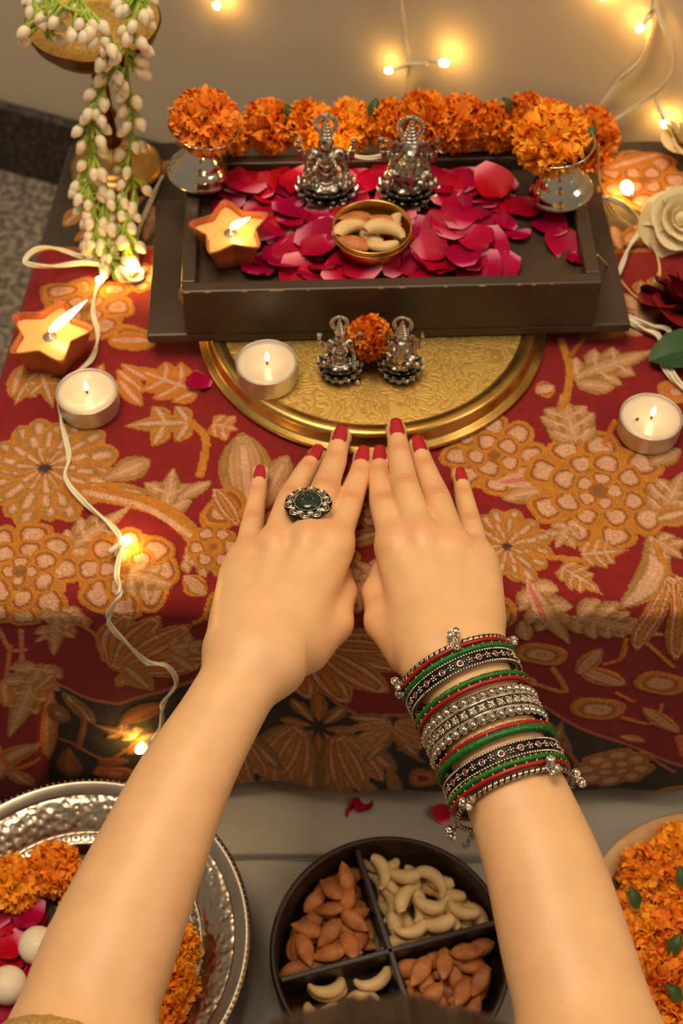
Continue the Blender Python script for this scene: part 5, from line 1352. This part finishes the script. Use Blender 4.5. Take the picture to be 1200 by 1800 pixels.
p = at(638, 1418, FLOOR+0.012); rose_petal((p.x, p.y, FLOOR+0.0145), 2.5, (0.3, 0.2), 0.62, 5, 'crumpled crimson petal on the white sheet above the nut box', None)
p = at(622, 1428, FLOOR+0.012); rose_petal((p.x, p.y, FLOOR+0.0135), 0.9, (0.1, -0.2), 0.5, 1, 'dark crimson petal tucked under another on the white sheet', None)
p = at(776, 1433, FLOOR+0.012); rose_petal((p.x, p.y, FLOOR+0.0135), 0.3, (0.1, 0.1), 0.55, 6, 'dark crimson petal on the white sheet beside the bangles', None)

# ------------------------------------------------------------------ nuts
m = MB(); P = []
for i in range(13):
    v = i/12; w = 0.0063*math.sin(PI*min(0.995, max(0.005, v)))**0.62*(1.12-0.42*v); P.append([(w*math.cos(2*PI*j/14), -0.011+0.0225*v, 0.58*w*math.sin(2*PI*j/14)) for j in range(14)])
m.grid(P, closed_v=True); m.add(P[0], [tuple(range(14))]); m.add(P[-1], [tuple(range(14))[::-1]]); ALM = m.mesh('almond', M['almond'])
def cashew_mesh(bend, fat):
    pts, rad = [], []
    for i in range(15):
        v = i/14; a = (v-0.5)*bend; pts.append((0.0088*math.sin(a)/math.sin(1.1)*1.15, 0.0085*math.cos(a)-0.0062, 0)); rad.append(max(0.0004, fat*(math.sin(PI*min(0.99, 0.06+v*0.9))**0.5)*(1.12-0.38*v)))
    m = MB(); m.tube(pts, rad, 12); m.v = [(x, y, z*0.82) for x, y, z in m.v]; return m.mesh('cashew', M['cashew'])
CSH = [cashew_mesh(2.5, 0.0051), cashew_mesh(2.1, 0.0055), cashew_mesh(2.9, 0.0047)]
def nut(kind, p, rz, tilt, s, label, group):
    o = inst(kind, ALM if kind == 'almond' else CSH[random.randrange(3)]); o.matrix_world = T(*p) @ Matrix.Rotation(rz, 4, 'Z') @ Matrix.Rotation(tilt[0], 4, 'X') @ Matrix.Rotation(tilt[1], 4, 'Y') @ Matrix.Scale(s, 4)
    return tag(o, label, 'nut', group)
# brass bowl on the tray
bp_ = at(653, 447, TR_Z); bw = empty('brass_bowl', (bp_.x, bp_.y, TR_Z+0.001)); tag(bw, 'small brass bowl of almonds and cashews in the middle of the altar tray', 'bowl')
m = MB(); m.lathe([(0, 0.0006), (0.011, 0.0), (0.0125, 0.0012), (0.0165, 0.0035), (0.0215, 0.0100), (0.0240, 0.0170), (0.0246, 0.0215), (0.0250, 0.0222), (0.0244, 0.0228), (0.0236, 0.0218), (0.0228, 0.0165), (0.0198, 0.0100), (0.0120, 0.0045), (0, 0.0035)], 64); m.build('bowl_body', M['brass'], bw)
m = MB(); m.tube([(0.0247*math.cos(t), 0.0247*math.sin(t), 0.0185) for t in np.linspace(0, 2*PI, 65)[:-1]], 0.0004, 5, closed=True); m.build('bowl_ridge', M['brass'], bw)
random.seed(2); bz_ = TR_Z+0.001
for kind, dx, dy, dz, rz, tl, s, lb in (
    ('almond', -0.010, 0.012, 0.0185, 1.75, (0.1, 0.1), 1.0, 'almond leaning at the back of the brass bowl'),
    ('almond', 0.008, 0.008, 0.0195, 1.30, (0.05, 0.3), 1.0, 'almond lying beneath a cashew at the back of the brass bowl'),
    ('almond', -0.0115, -0.0105, 0.0175, 1.35, (0.15, -0.2), 1.0, 'almond at the front edge of the brass bowl'),
    ('cashew', -0.0135, 0.001, 0.0195, 0.5, (0.0, 0.1), 1.05, 'pale cashew lying along the side of the brass bowl by the star candle'),
    ('cashew', 0.008, -0.0035, 0.0225, -0.2, (0.15, 0.1), 1.12, 'large curled cashew on top of the heap in the brass bowl'),
    ('cashew', 0.0055, -0.0125, 0.0180, 3.0, (0.1, 0.1), 0.85, 'small cashew at the front of the brass bowl'),
    ('cashew', 0.0155, 0.007, 0.0185, 1.4, (0, 0), 0.9, 'cashew at the far side of the brass bowl, half under an almond'),
    ('cashew', -0.001, 0.001, 0.0150, 2.0, (0, 0), 1.0, 'cashew deep in the middle of the brass bowl'),
    ('almond', 0.000, -0.006, 0.0130, 0.6, (0, 0), 1.0, 'almond half hidden low in the brass bowl')):
    nut(kind, (bp_.x+dx, bp_.y+dy, bz_+dz), rz, tl, s, lb, None)
# divided nut box on the floor
NZ = -0.205; nc = at(686, 1667, NZ); NR = 213*(at(687, 1667, NZ)-nc).length; NB = FLOOR+0.004
nb_ = empty('nut_box', (nc.x, nc.y, NB)); tag(nb_, 'round dark brown four-compartment box of almonds and cashews on the white sheet', 'box'); HB = NZ-NB; FB = HB-0.030
m = MB(); m.lathe([(0, 0), (NR-0.004, 0), (NR-0.002, 0.002), (NR, HB-0.002), (NR-0.001, HB), (NR-0.0035, HB), (NR-0.0042, HB-0.002), (NR-0.0055, FB), (0, FB)], 96); m.build('box_body', M['boxplastic'], nb_)
d1 = (at(735, 1800, NZ)-at(634, 1492, NZ)); d2 = (at(868, 1613, NZ)-at(492, 1714, NZ)); a1 = math.atan2(d1.y, d1.x); a2 = math.atan2(d2.y, d2.x)
for a in (a1, a2):
    m = MB(); m.box((-NR+0.005, -0.0019, FB), (NR-0.005, 0.0019, HB-0.0035)); m.build('divider', M['boxplastic'], nb_, smooth=False, bevel=0.0008, M=Matrix.Rotation(a, 4, 'Z'))
def in_quad(x, y, s1, s2, mg):
    n1 = (-math.sin(a1)*x+math.cos(a1)*y)*s1; n2 = (-math.sin(a2)*x+math.cos(a2)*y)*s2
    return n1 > mg and n2 > mg and math.hypot(x, y) < NR-0.006-mg
def nut_turn(kind, x, y):
    """nuts beside a wall lie along it"""
    e = [(abs(-math.sin(a1)*x+math.cos(a1)*y), a1), (abs(-math.sin(a2)*x+math.cos(a2)*y), a2), (NR-0.006-math.hypot(x, y), math.atan2(y, x)+PI/2)]
    d, a = min(e); t = a+random.uniform(-0.25, 0.25)+random.choice((0, PI)) if d < 0.0125 else random.uniform(0, 6.28)
    return t-PI/2 if kind == 'almond' else t
def nut_where(lb, x, y, z):
    e1 = abs(-math.sin(a1)*x+math.cos(a1)*y); e2 = abs(-math.sin(a2)*x+math.cos(a2)*y); e3 = NR-math.hypot(x, y)
    w = 'on top of the heap' if z > 0.015 else 'against the box rim' if e3 < min(e1, e2) and e3 < 0.02 else 'beside the long divider' if e1 < 0.016 else 'beside the cross divider' if e2 < 0.016 else 'in the middle of the heap'
    return lb+', '+w
random.seed(14)
for kind, tx, ty, layers, lb, grp in (
    ('almond', 590, 1610, ((24, 0.0050, 0.0100), (20, 0.0115, 0.0108), (15, 0.0180, 0.0122)), 'almond in the compartment near the silver tray', 'almonds in the compartment near the silver tray'),
    ('cashew', 745, 1570, ((20, 0.0055, 0.0105), (18, 0.0120, 0.0115), (12, 0.0190, 0.0135)), 'pale cashew in the full far compartment', 'cashews in the far compartment'),
    ('almond', 800, 1720, ((20, 0.0050, 0.0105), (18, 0.0115, 0.0112), (12, 0.0180, 0.0130)), 'almond in the compartment under the bangled forearm', 'almonds in the near compartment'),
    ('cashew', 620, 1740, ((7, 0.0055, 0.0140), (5, 0.0110, 0.0160)), 'pale cashew in the half-empty near compartment', 'cashews in the near compartment')):
    q = at(tx, ty, NZ)-nc; s1 = 1 if (-math.sin(a1)*q.x+math.cos(a1)*q.y) > 0 else -1; s2 = 1 if (-math.sin(a2)*q.x+math.cos(a2)*q.y) > 0 else -1
    for n, z, dm in layers:
        got = []; tr = 0
        while len(got) < n and tr < 4000:
            tr += 1; x, y = random.uniform(-NR, NR), random.uniform(-NR, NR)
            if not in_quad(x, y, s1, s2, 0.0076+(0.003 if z > 0.015 else 0)): continue
            if n < 10 and (y > -0.012 or (x < -0.02 and z < 0.01 and False)): continue
            if any(math.hypot(x-g0, y-g1) < dm for g0, g1 in got): continue
            got.append((x, y)); nut(kind, (nc.x+x, nc.y+y, NB+FB+z), nut_turn(kind, x, y), (random.uniform(-0.35, 0.35), random.uniform(-0.4, 0.4)), random.uniform(0.92, 1.06), nut_where(lb, x, y, z), grp)

# ------------------------------------------------------------------ footed metal tray at the left
TZ = -0.185; tcn = at(130, 1650, TZ); TR = 311*(at(131, 1650, TZ)-tcn).length; TB = FLOOR+0.004; Ht = TZ-TB
tr_ = empty('metal_tray', (tcn.x, tcn.y, TB)); tag(tr_, 'round hammered silver-toned tray of marigolds and petals on the floor', 'tray')
hm = bpy.data.materials.new('hammered_metal'); hm.use_nodes = True; N = hm.node_tree.nodes; L = hm.node_tree.links; b = N['Principled BSDF']; b.inputs['Metallic'].default_value = 1; b.inputs['Roughness'].default_value = 0.28; b.inputs['Base Color'].default_value = srgb(196, 180, 160)
tc = N.new('ShaderNodeTexCoord'); vo = N.new('ShaderNodeTexVoronoi'); vo.inputs['Scale'].default_value = 230; vo.feature = 'SMOOTH_F1'; L.new(tc.outputs['Object'], vo.inputs['Vector'])
bp = N.new('ShaderNodeBump'); bp.inputs['Strength'].default_value = 0.9; bp.inputs['Distance'].default_value = 0.0012; L.new(vo.outputs['Distance'], bp.inputs['Height']); L.new(bp.outputs[0], b.inputs['Normal'])
m = MB(); m.lathe([(TR*0.72, Ht-0.0150), (TR*0.80, Ht-0.0085), (TR*0.88, Ht-0.0045), (TR*0.90, Ht-0.0040)], 128); m.build('hammered_band', hm, tr_)
m = MB(); m.lathe([(TR*0.90, Ht-0.0042), (TR*0.915, Ht-0.0020), (TR*0.95, Ht-0.0014), (TR*0.965, Ht-0.0002), (TR*0.985, Ht), (TR, Ht-0.0010), (TR*0.995, Ht-0.0030), (TR*0.93, Ht-0.0050), (TR*0.75, Ht-0.0200), (TR*0.62, Ht-0.0270), (TR*0.45, 0.020), (TR*0.50, 0.004), (TR*0.52, 0.0), (TR*0.4, 0.0)], 128); m.build('outer_rim', M['pewter'], tr_)
m = MB()
for k in range(170): a = 2*PI*k/170; m.ball((TR*0.985*math.cos(a), TR*0.985*math.sin(a), Ht), (0.0011, 0.0011, 0.0009), 6, 4)
o = m.build('beaded_edge', M['pewter'], tr_); o['kind'] = 'stuff'
m = MB(); m.lathe([(TR*0.72, Ht-0.0152), (TR*0.712, Ht-0.0140), (TR*0.70, Ht-0.0144), (TR*0.655, Ht-0.0175), (TR*0.645, Ht-0.0170), (TR*0.635, Ht-0.0200), (TR*0.60, Ht-0.0240)], 128); m.build('engraved_well', M['pewter'], tr_)
m = MB(); m.lathe([(TR*0.605, Ht-0.0246), (TR*0.60, Ht-0.0240), (0, Ht-0.0245)], 96); m.build('wooden_liner', M['wood'], tr_)
lpm = MB(); lpm.tube([(0.0028*math.cos(t), 0.0034*math.sin(t), 0) for t in np.linspace(0, 2*PI, 13)[:-1]], 0.0005, 5, closed=True); lpm.ball((0, 0, 0), (0.001, 0.0014, 0.0007), 6, 4); LPM = lpm.mesh('embossed_loop', M['pewter'])
for k in range(74):
    a = 2*PI*k/74; inst('embossed_loop', LPM, tr_, Matrix.Rotation(a, 4, 'Z') @ T(TR*0.678, 0, Ht-0.0156) @ Matrix.Rotation(-0.5, 4, 'Y'))
TW = TZ-0.0245
random.seed(8)
for k, (px, py, r, lb) in enumerate(((22, 1548, .0172, 'orange marigold in the metal tray, at the picture edge'), (92, 1522, .0172, 'orange marigold in the metal tray, touching the left forearm on its outer side'), (302, 1662, .0165, 'orange marigold in the metal tray inside the left forearm, farthest from the elbow'), (298, 1728, .0170, 'orange marigold in the metal tray inside the left forearm, middle of three'), (276, 1790, .0165, 'orange marigold in the metal tray inside the left forearm, nearest the elbow'), (150, 1600, .017, 'orange marigold in the metal tray mostly hidden under the forearm'))):
    p = at(px, py, TW+0.018); marigold((p.x, p.y, TW+r*0.78), r, lb, None, (random.uniform(-.3, .3), random.uniform(-.3, .3), k), k)
for k in range(26):
    px, py = random.uniform(-20, 150), random.uniform(1590, 1790); p = at(px, py, TW)
    if math.hypot(p.x-tcn.x, p.y-tcn.y) > TR*0.56: continue
    rose_petal((p.x, p.y, TW+0.001+0.0016*(k % 5)), random.uniform(0, 6), (random.uniform(-.3, .3), random.uniform(-.3, .3)), random.uniform(0.8, 1.05), k, 'magenta rose petal strewn between the marigolds in the metal tray', 'petals in the metal tray')
for (px, py, lb) in ((14, 1732, 'smooth white ball in the metal tray at the picture edge'), (66, 1662, 'smooth white ball in the metal tray half hidden by the forearm')):
    p = at(px, py, TW+0.012); m = MB(); P_ = [(0, -1), (0.45, -0.96), (0.82, -0.72), (0.99, -0.25), (1.0, 0.1), (0.9, 0.5), (0.62, 0.82), (0.25, 0.97), (0.06, 0.985), (0, 0.95)]
    m.lathe([(r*0.0118, z*0.0098) for r, z in P_], 28); o = m.build('white_ball', M['sweet']); o.location = (p.x, p.y, TW+0.0125); tag(o, lb, 'ball', 'white balls in the metal tray')
# ------------------------------------------------------------------ wooden bowl at the right
WZ = -0.195; wc_ = at(1262, 1645, WZ); WR = 238*(at(1263, 1645, WZ)-wc_).length; WB = FLOOR+0.004; Hw = WZ-WB
wb = empty('wooden_bowl', (wc_.x, wc_.y, WB)); tag(wb, 'pale wooden bowl full of marigolds at the picture edge', 'bowl')
m = MB(); m.lathe([(0, 0), (WR*0.55, 0), (WR*0.62, 0.003), (WR*0.85, 0.02), (WR*0.97, Hw-0.006), (WR, Hw-0.001), (WR*0.98, Hw), (WR*0.87, Hw-0.002), (WR*0.855, Hw-0.006), (WR*0.78, 0.018), (WR*0.5, 0.008), (0, 0.007)], 96); m.build('bowl_body', M['lightwood'], wb)
random.seed(6)
for k, (px, py, r) in enumerate(((1140, 1535, .0185), (1195, 1490, .0180), (1188, 1555, .018), (1128, 1640, .0175), (1182, 1650, .0195), (1168, 1722, .0205), (1215, 1600, .018), (1112, 1590, .014), (1170, 1785, .0185), (1225, 1720, .018), (1150, 1690, .014), (1230, 1530, .018), (1300, 1560, .019), (1290, 1640, .020), (1370, 1600, .019), (1360, 1690, .020), (1290, 1740, .019), (1400, 1660, .017), (1330, 1790, .018))):
    p = at(px, py, WZ); zz = WZ-0.004+(0.003 if k in (0, 4, 5) else -0.007 if k in (7, 10) else 0); zz = max(zz, WB+0.012+r*0.8)
    wh = ('wedged against the wooden bowl rim beside the forearm', 'at the far side of the wooden bowl', 'in the second row of the wooden bowl', 'next to a green leaf by the forearm in the wooden bowl', 'in the middle of the visible heap in the wooden bowl', 'largest at the front of the wooden bowl', 'at the picture edge in the wooden bowl, behind the largest', 'half hidden small one by the rim of the wooden bowl', 'lowest in the picture in the wooden bowl', 'at the picture edge in the wooden bowl, beside the largest', 'half hidden small one beside the forearm in the wooden bowl', 'farthest at the picture edge in the wooden bowl', *['in the outer half of the wooden bowl, beyond the picture edge']*7)[k]
    marigold((p.x, p.y, zz), r, 'orange marigold '+wh, 'marigolds in the wooden bowl', (random.uniform(-.5, .4), random.uniform(-.4, .4), k), k)
for k, (px, py, rz, lb) in enumerate(((1118, 1598, 0.3, 'dark green leaf between marigolds near the wooden bowl rim'), (1176, 1678, -0.6, 'green leaf beside the central marigold in the wooden bowl'), (1196, 1760, 0.9, 'green leaf at the front of the wooden bowl'), (1200, 1562, 0.2, 'green leaf at the picture edge in the wooden bowl'))):
    p = at(px, py, WZ+0.012); o = inst('marigold_leaf', LEAF, None, T(*p) @ Matrix.Rotation(rz, 4, 'Z') @ Matrix.Rotation(0.5, 4, 'X') @ Matrix.Scale(0.8, 4)); tag(o, lb, 'leaf')
# ------------------------------------------------------------------ roses at the right edge
def rose_petal_part(R):
    m = MB(); P = []
    for i in range(7):
        v = i/6; row = []
        for j in range(9):
            q = -1+2*j/8; a = q*0.95; rr = R*(0.28+0.72*v**0.7); z = R*(-0.55+1.15*v); fl = R*0.22*max(0, v-0.65)*2.4
            row.append(((rr+fl)*math.cos(a), (rr+fl)*math.sin(a)*(0.6+0.4*math.sin(PI*(0.25+0.5*v))), z-0.10*R*q*q*v-0.16*R*max(0, v-0.75)*4*(0.4+q*q)))
        P.append(row)
    m.grid(P); return m
def rose(px, py, z, R, mt, label, tilt=(0, 0), lift=0.0):
    p = at(px, py, z); t = empty('rose_flower', p, (tilt[0], tilt[1], random.uniform(0, 6))); tag(t, label, 'flower')
    me = rose_petal_part(1.0).mesh('petal', M[mt])
    for ring, n, s, op in ((0, 3, 0.40, 0.05), (1, 4, 0.62, 0.22), (2, 5, 0.86, 0.50), (3, 5, 1.10, 0.85)):
        for k in range(n):
            a = 2*PI*k/n+ring*0.7+random.uniform(-0.15, 0.15)
            inst('petal', me, t, Matrix.Rotation(a, 4, 'Z') @ Matrix.Rotation(op*random.uniform(0.8, 1.3), 4, 'Y') @ Matrix.Diagonal((R*s, R*s, R*(0.55+0.4*s)*random.uniform(0.92, 1.05), 1)))
    m = MB(); m.ball((0, 0, 0), (R*0.25, R*0.25, R*0.5), 10, 8); m.build('rose_heart', M[mt], t)
    return t
random.seed(12)
rose(1196, 385, 0.020, 0.0205, 'cream_rose', 'large cream rose lying on the cloth beside the altar tray', (-0.5, -0.5))
rose(1206, 236, 0.022, 0.014, 'cream_rose', 'smaller cream rose at the far corner of the cloth by the wall', (-0.4, -0.5))
rose(1204, 508, 0.016, 0.0225, 'red_rose', 'dark red rose lying at the edge of the cloth', (-0.6, -0.4))
m = MB(); P = []
for i in range(10):
    v = i/9; P.append([(q*0.017*math.sin(PI*min(0.985, 0.03+0.95*v))**0.8, 0.048*v, 0.004*math.sin(PI*v)+0.003*abs(q)+0.0008*math.sin(v*25)*abs(q)) for q in (-1, -0.6, -0.2, 0, 0.2, 0.6, 1)])
m.grid(P); rl_ = empty('rose_leaf', at(1140, 636, 0.004), (0, 0, -1.35)); tag(rl_, 'broad green rose leaf on the cloth below the red rose', 'leaf'); m.build('leaf_blade', M['rose_leaf'], rl_)
m = MB(); m.tube([(0, 0.048*v, 0.004*math.sin(PI*v)+0.0004) for v in np.linspace(0, 1, 8)], 0.0005, 5); m.build('leaf_vein', M['leaf'], rl_)

# ------------------------------------------------------------------ brass oil lamp with a garland of white buds
lb_ = at(205, 300, 0.0); lamp = empty('brass_lamp', (lb_.x, lb_.y, 0.0)); tag(lamp, 'tall brass oil lamp stand at the back corner of the table', 'lamp')
m = MB(); m.lathe([(0, 0), (0.031, 0), (0.033, 0.0015), (0.033, 0.004), (0.030, 0.006), (0.0285, 0.0085), (0.024, 0.0100), (0.018, 0.0130), (0.0165, 0.0165), (0.010, 0.0200), (0.0055, 0.0235)], 64); m.build('lamp_base', M['brass'], lamp)
m = MB(); m.lathe([(0.0055, 0.023), (0.0075, 0.027), (0.0050, 0.032), (0.0042, 0.045), (0.0065, 0.050), (0.0042, 0.055), (0.0040, 0.075), (0.0070, 0.081), (0.0045, 0.086), (0.0060, 0.095), (0.010, 0.100)], 32); m.build('lamp_stem', M['brass_dark'], lamp)
m = MB(); m.lathe([(0.010, 0.098), (0.022, 0.1005), (0.034, 0.1065), (0.041, 0.1145), (0.0435, 0.1215), (0.0445, 0.1225), (0.0440, 0.1238), (0.0425, 0.1232), (0.0395, 0.1205), (0.030, 0.1165), (0.0, 0.115)], 72); m.build('lamp_bowl', M['brass_dark'], lamp)
m = MB(); m.lathe([(0, 0.1185), (0.012, 0.1195), (0.024, 0.1190), (0.0300, 0.1185), (0.040, 0.1226), (0.0436, 0.1236)], 72); m.build('lamp_dish', M['engraved'], lamp)
m = MB(); m.ball((0, 0, 0), (0.0040, 0.0040, 0.0055), 10, 8); m.v = [(x*(1-0.35*max(0, z/0.006)), y*(1-0.35*max(0, z/0.006)), z) for x, y, z in m.v]; BUD = m.mesh('flower_bud', M['bud'])
bg = empty('bud_garland', (lb_.x, lb_.y-0.04, 0.0)); tag(bg, 'garland of white buds on green stems hanging from the brass lamp', 'garland'); BI = Matrix.Translation(-bg.location)
random.seed(17); stems = MB(); nb = 0
strands = [([(70, -40, .79), (110, 10, .765), (175, 35, .757), (200, 110, .757), (170, 180, .752), (160, 250, .747), (178, 320, .74), (185, 390, .727), (188, 462, .708)], 62),
           ([(255, -30, .775), (232, 40, .757), (222, 110, .757), (232, 200, .755), (228, 280, .75), (240, 350, .738)], 30),
           ([(150, 300, .742), (165, 360, .732), (172, 425, .716)], 22), ([(214, 330, .74), (222, 390, .726), (218, 440, .712)], 14),
           ([(60, -30, .79), (62, 10, .77), (75, 50, .765)], 10), ([(130, -30, .78), (150, 10, .762), (170, 30, .757)], 12), ([(225, -40, .78), (250, 5, .76)], 10)]
for pts, n in strands:
    C_ = spline([atY(*p) for p in pts], 10); stems.tube([BI @ p for p in C_], 0.0013, 6)
    for k in range(n):
        f = (k+0.5)/n; c = C_[min(int(f*(len(C_)-1)), len(C_)-1)]
        a = random.uniform(0, 2*PI); low = f > 0.72 and n > 50
        r_ = random.uniform(0.010, 0.017)*(1.3 if low else 1.0)*(0.8 if n == 30 else 1)
        d = Vector((math.cos(a), -abs(math.sin(a))*0.75-0.15, -0.75+random.uniform(-0.3, 0.2))).normalized(); e = c+d*r_
        if e.z < 0.006: e.z = 0.006+random.uniform(0, 0.004)
        stems.tube([BI @ p for p in spline([c, c.lerp(e, 0.5)+Vector((0, 0, 0.0015)), e-d*0.002], 3)], 0.0014, 5)
        for q in range(6 if low else 3):
            dd = (d+Vector((random.uniform(-.5, .5), random.uniform(-.5, .5), random.uniform(-.3, .3)))).normalized(); c2 = c+(e-c)*0.1
            stems.tube([BI @ c2, BI @ (c2+dd*r_*0.7)], [0.0013, 0.0005], 4)
        o = inst('flower_bud', BUD, bg, BI @ frame(e, d, (0.3, 0.4, 0.8)) @ Matrix.Scale(random.uniform(0.75, 1.05), 4)); nb += 1
o = stems.build('stems', M['stem'], bg); o['kind'] = 'stuff'

# ------------------------------------------------------------------ fairy lights
bm_ = MB(); bm_.lathe([(0, -0.0012), (0.0020, -0.001), (0.0024, 0.0006), (0.0022, 0.0030), (0.0013, 0.0044), (0, 0.0048)], 14); BULB = bm_.mesh('bulb', M['bulb'])
sk = MB(); sk.lathe([(0, -0.010), (0.0013, -0.0098), (0.0017, -0.004), (0.0019, -0.0008), (0.0, -0.0008)], 10); SOCK = sk.mesh('socket', M['wire'])
def bulb(parent, inv, p, d, s=1.0):
    Mx = inv @ frame(p, d) @ Matrix.Scale(s, 4); o = inst('bulb', BULB, parent, Mx); inst('socket', SOCK, parent, Mx)
def light_string(label, wires, bulbs, r=0.0011, mt='wire', strands=2, name='fairy_lights'):
    p0 = wires[0][0]; t = empty(name, p0); tag(t, label, 'fairy lights'); inv = Matrix.Translation(-Vector(p0))
    for w in wires:
        C_ = spline(w, 14); m = MB()
        for k in range(strands):
            P = []
            for i, c in enumerate(C_):
                tg = (C_[min(i+1, len(C_)-1)]-C_[max(i-1, 0)]).normalized(); x = tg.cross(Vector((0.2, 0.3, 1))).normalized(); y = tg.cross(x); a = i*0.13+PI*2*k/strands
                P.append(inv @ (c+(x*math.cos(a)+y*math.sin(a))*r*(0.9 if strands > 1 else 0)))
            m.tube(P, r, 6)
        m.build('wire', M[mt], t)
    for p, d, s in bulbs: bulb(t, inv, p, d, s)
    return t
oc = on_cloth
W_ = [oc(236, 478, .004), oc(205, 470, .006), oc(176, 492, .004), oc(163, 545, .003), oc(172, 590, .003), oc(160, 632, .003), oc(125, 662, .003), oc(106, 692, .003), oc(108, 740, .003), oc(121, 800, .003), oc(116, 842, .004), oc(150, 885, .005), oc(192, 920, .005), oc(212, 952, .005), oc(205, 1010, .004), oc(211, 1040, .004), oc(190, 1090, .005), oc(222, 1130, .005), oc(258, 1163, .004), oc(292, 1170, .004), oc(310, 1200, .005), oc(286, 1238, .005), oc(283, 1275, .006), oc(262, 1308, .006)]
LOOP = [oc(205, 470, .006), oc(150, 462, .010), oc(90, 468, .020), oc(45, 462, .030), oc(60, 440, .030), oc(95, 436, .022), oc(145, 452, .010), oc(195, 462, .006)]
COIL = [oc(240, 470, .004), oc(252, 482, .003), oc(238, 494, .003), oc(212, 490, .003), oc(222, 476, .004)]
UPW = [oc(240, 468, .005), oc(243, 410, .004), oc(262, 360, .004), oc(285, 310, .004)]
light_string('white fairy light string winding down the left of the cloth past the tealight', [W_, LOOP, COIL, UPW],
    [(oc(176, 492, .006), Vector((-.1, -.5, .5)), 1.0), (oc(232, 470, .009), Vector((0.4, -.4, .6)), 1.5), (oc(217, 953, .0075), Vector((0.5, 0.6, -0.15)), 1.15), (oc(252, 1312, .008), Vector((-.6, -.3, -.5)), 1.3)], r=0.0010)
wires_r = []
base = [(1062, 345, .050), (1095, 360, .03), (1122, 385, .012), (1125, 405, .008), (1108, 430, .006), (1095, 460, .005), (1084, 490, .005), (1076, 515, .004), (1082, 540, .004), (1100, 562, .004), (1130, 578, .004), (1158, 592, .004), (1160, 630, .004), (1180, 665, .004), (1215, 695, .004)]
W1_ = [oc(*p) for p in base]; W2_ = [oc(p[0]+(0 if i < 9 else (6, 14, 18, 10, 6, 3)[i-9]), p[1]-(0 if i < 9 else (4, 6, 10, 6, 4, 2)[i-9]), p[2]+0.0008) for i, p in enumerate(base)]
C1_ = [oc(1052, 255, .080), oc(1052, 300, .060), oc(1060, 340, .045), oc(1085, 380, .012), oc(1120, 405, .008), oc(1150, 440, .005), oc(1160, 480, .004), oc(1148, 520, .004), oc(1118, 522, .004), oc(1080, 480, .004), oc(1050, 448, .052)]
C2_ = [oc(1055, 330, .050), oc(1070, 370, .02), oc(1100, 395, .006), oc(1140, 420, .005), oc(1158, 470, .004), oc(1145, 505, .004)]
t = light_string('white fairy light wires looping beside the altar tray towards the rose leaf', [W1_, W2_], [(oc(1103, 332, .010), Vector((-.3, -.2, .6)), 1.7)], r=0.0010, strands=2)
inv = Matrix.Translation(-t.location)
for w in (C1_, C2_):
    m = MB(); m.tube([inv @ p for p in spline(w, 10)], 0.0006, 6); m.build('thin_wire', M['wire_clear'], t)
wp = wall_pt
light_string('fairy light string on the wall above the middle of the garland', [[wp(702, -30, .006), wp(708, 30, .006), wp(712, 70, .006), wp(720, 110, .008), wp(712, 150, .006), wp(704, 185, .006)], [wp(722, 112, .008), wp(700, 120, .010)], [wp(722, 112, .008), wp(750, 112, .012)]],
    [(wp(686, 123, .012), Vector((-1, 0.0, -.25)), 0.9), (wp(777, 110, .016), Vector((1, -.35, 0)), 1.1)], r=0.0009)
light_string('fairy light string on the wall above the cream roses', [[wp(1143, -20, .006), wp(1146, 10, .006), wp(1140, 60, .006), wp(1125, 105, .006), wp(1085, 145, .006), wp(1046, 198, .006)], [wp(1148, 12, .007), wp(1172, 60, .006), wp(1182, 110, .006), wp(1172, 140, .006), wp(1140, 172, .006), wp(1062, 222, .006)], [wp(1146, 12, .006), wp(1134, 34, .010)], [wp(1152, 172, .006), wp(1160, 198, .008)]],
    [(wp(1127, 46, .012), Vector((-.5, -.1, -.8)), 1.0), (wp(1166, 214, .010), Vector((.3, -.1, -.9)), 1.0), (wp(1060, -12, .010), Vector((0, -.1, -1)), 1.0)], r=0.0010)
light_string('single fairy light on the wall beside the brass lamp', [[wp(365, -60, .006), wp(372, -20, .008), wp(377, -4, .010)]], [(wp(379, 6, .012), Vector((.3, -.1, -.9)), 1.0)], r=0.0009)
p = atY(598, 266, 0.742); light_string('single fairy light glowing behind the larger seated idol', [[p+Vector((0.05, .02, -.008)), p+Vector((0.022, .006, -.010)), p+Vector((0.004, 0.002, -0.004))]], [(p, Vector((-.6, -.5, .5)), 1.0)], r=0.0009)
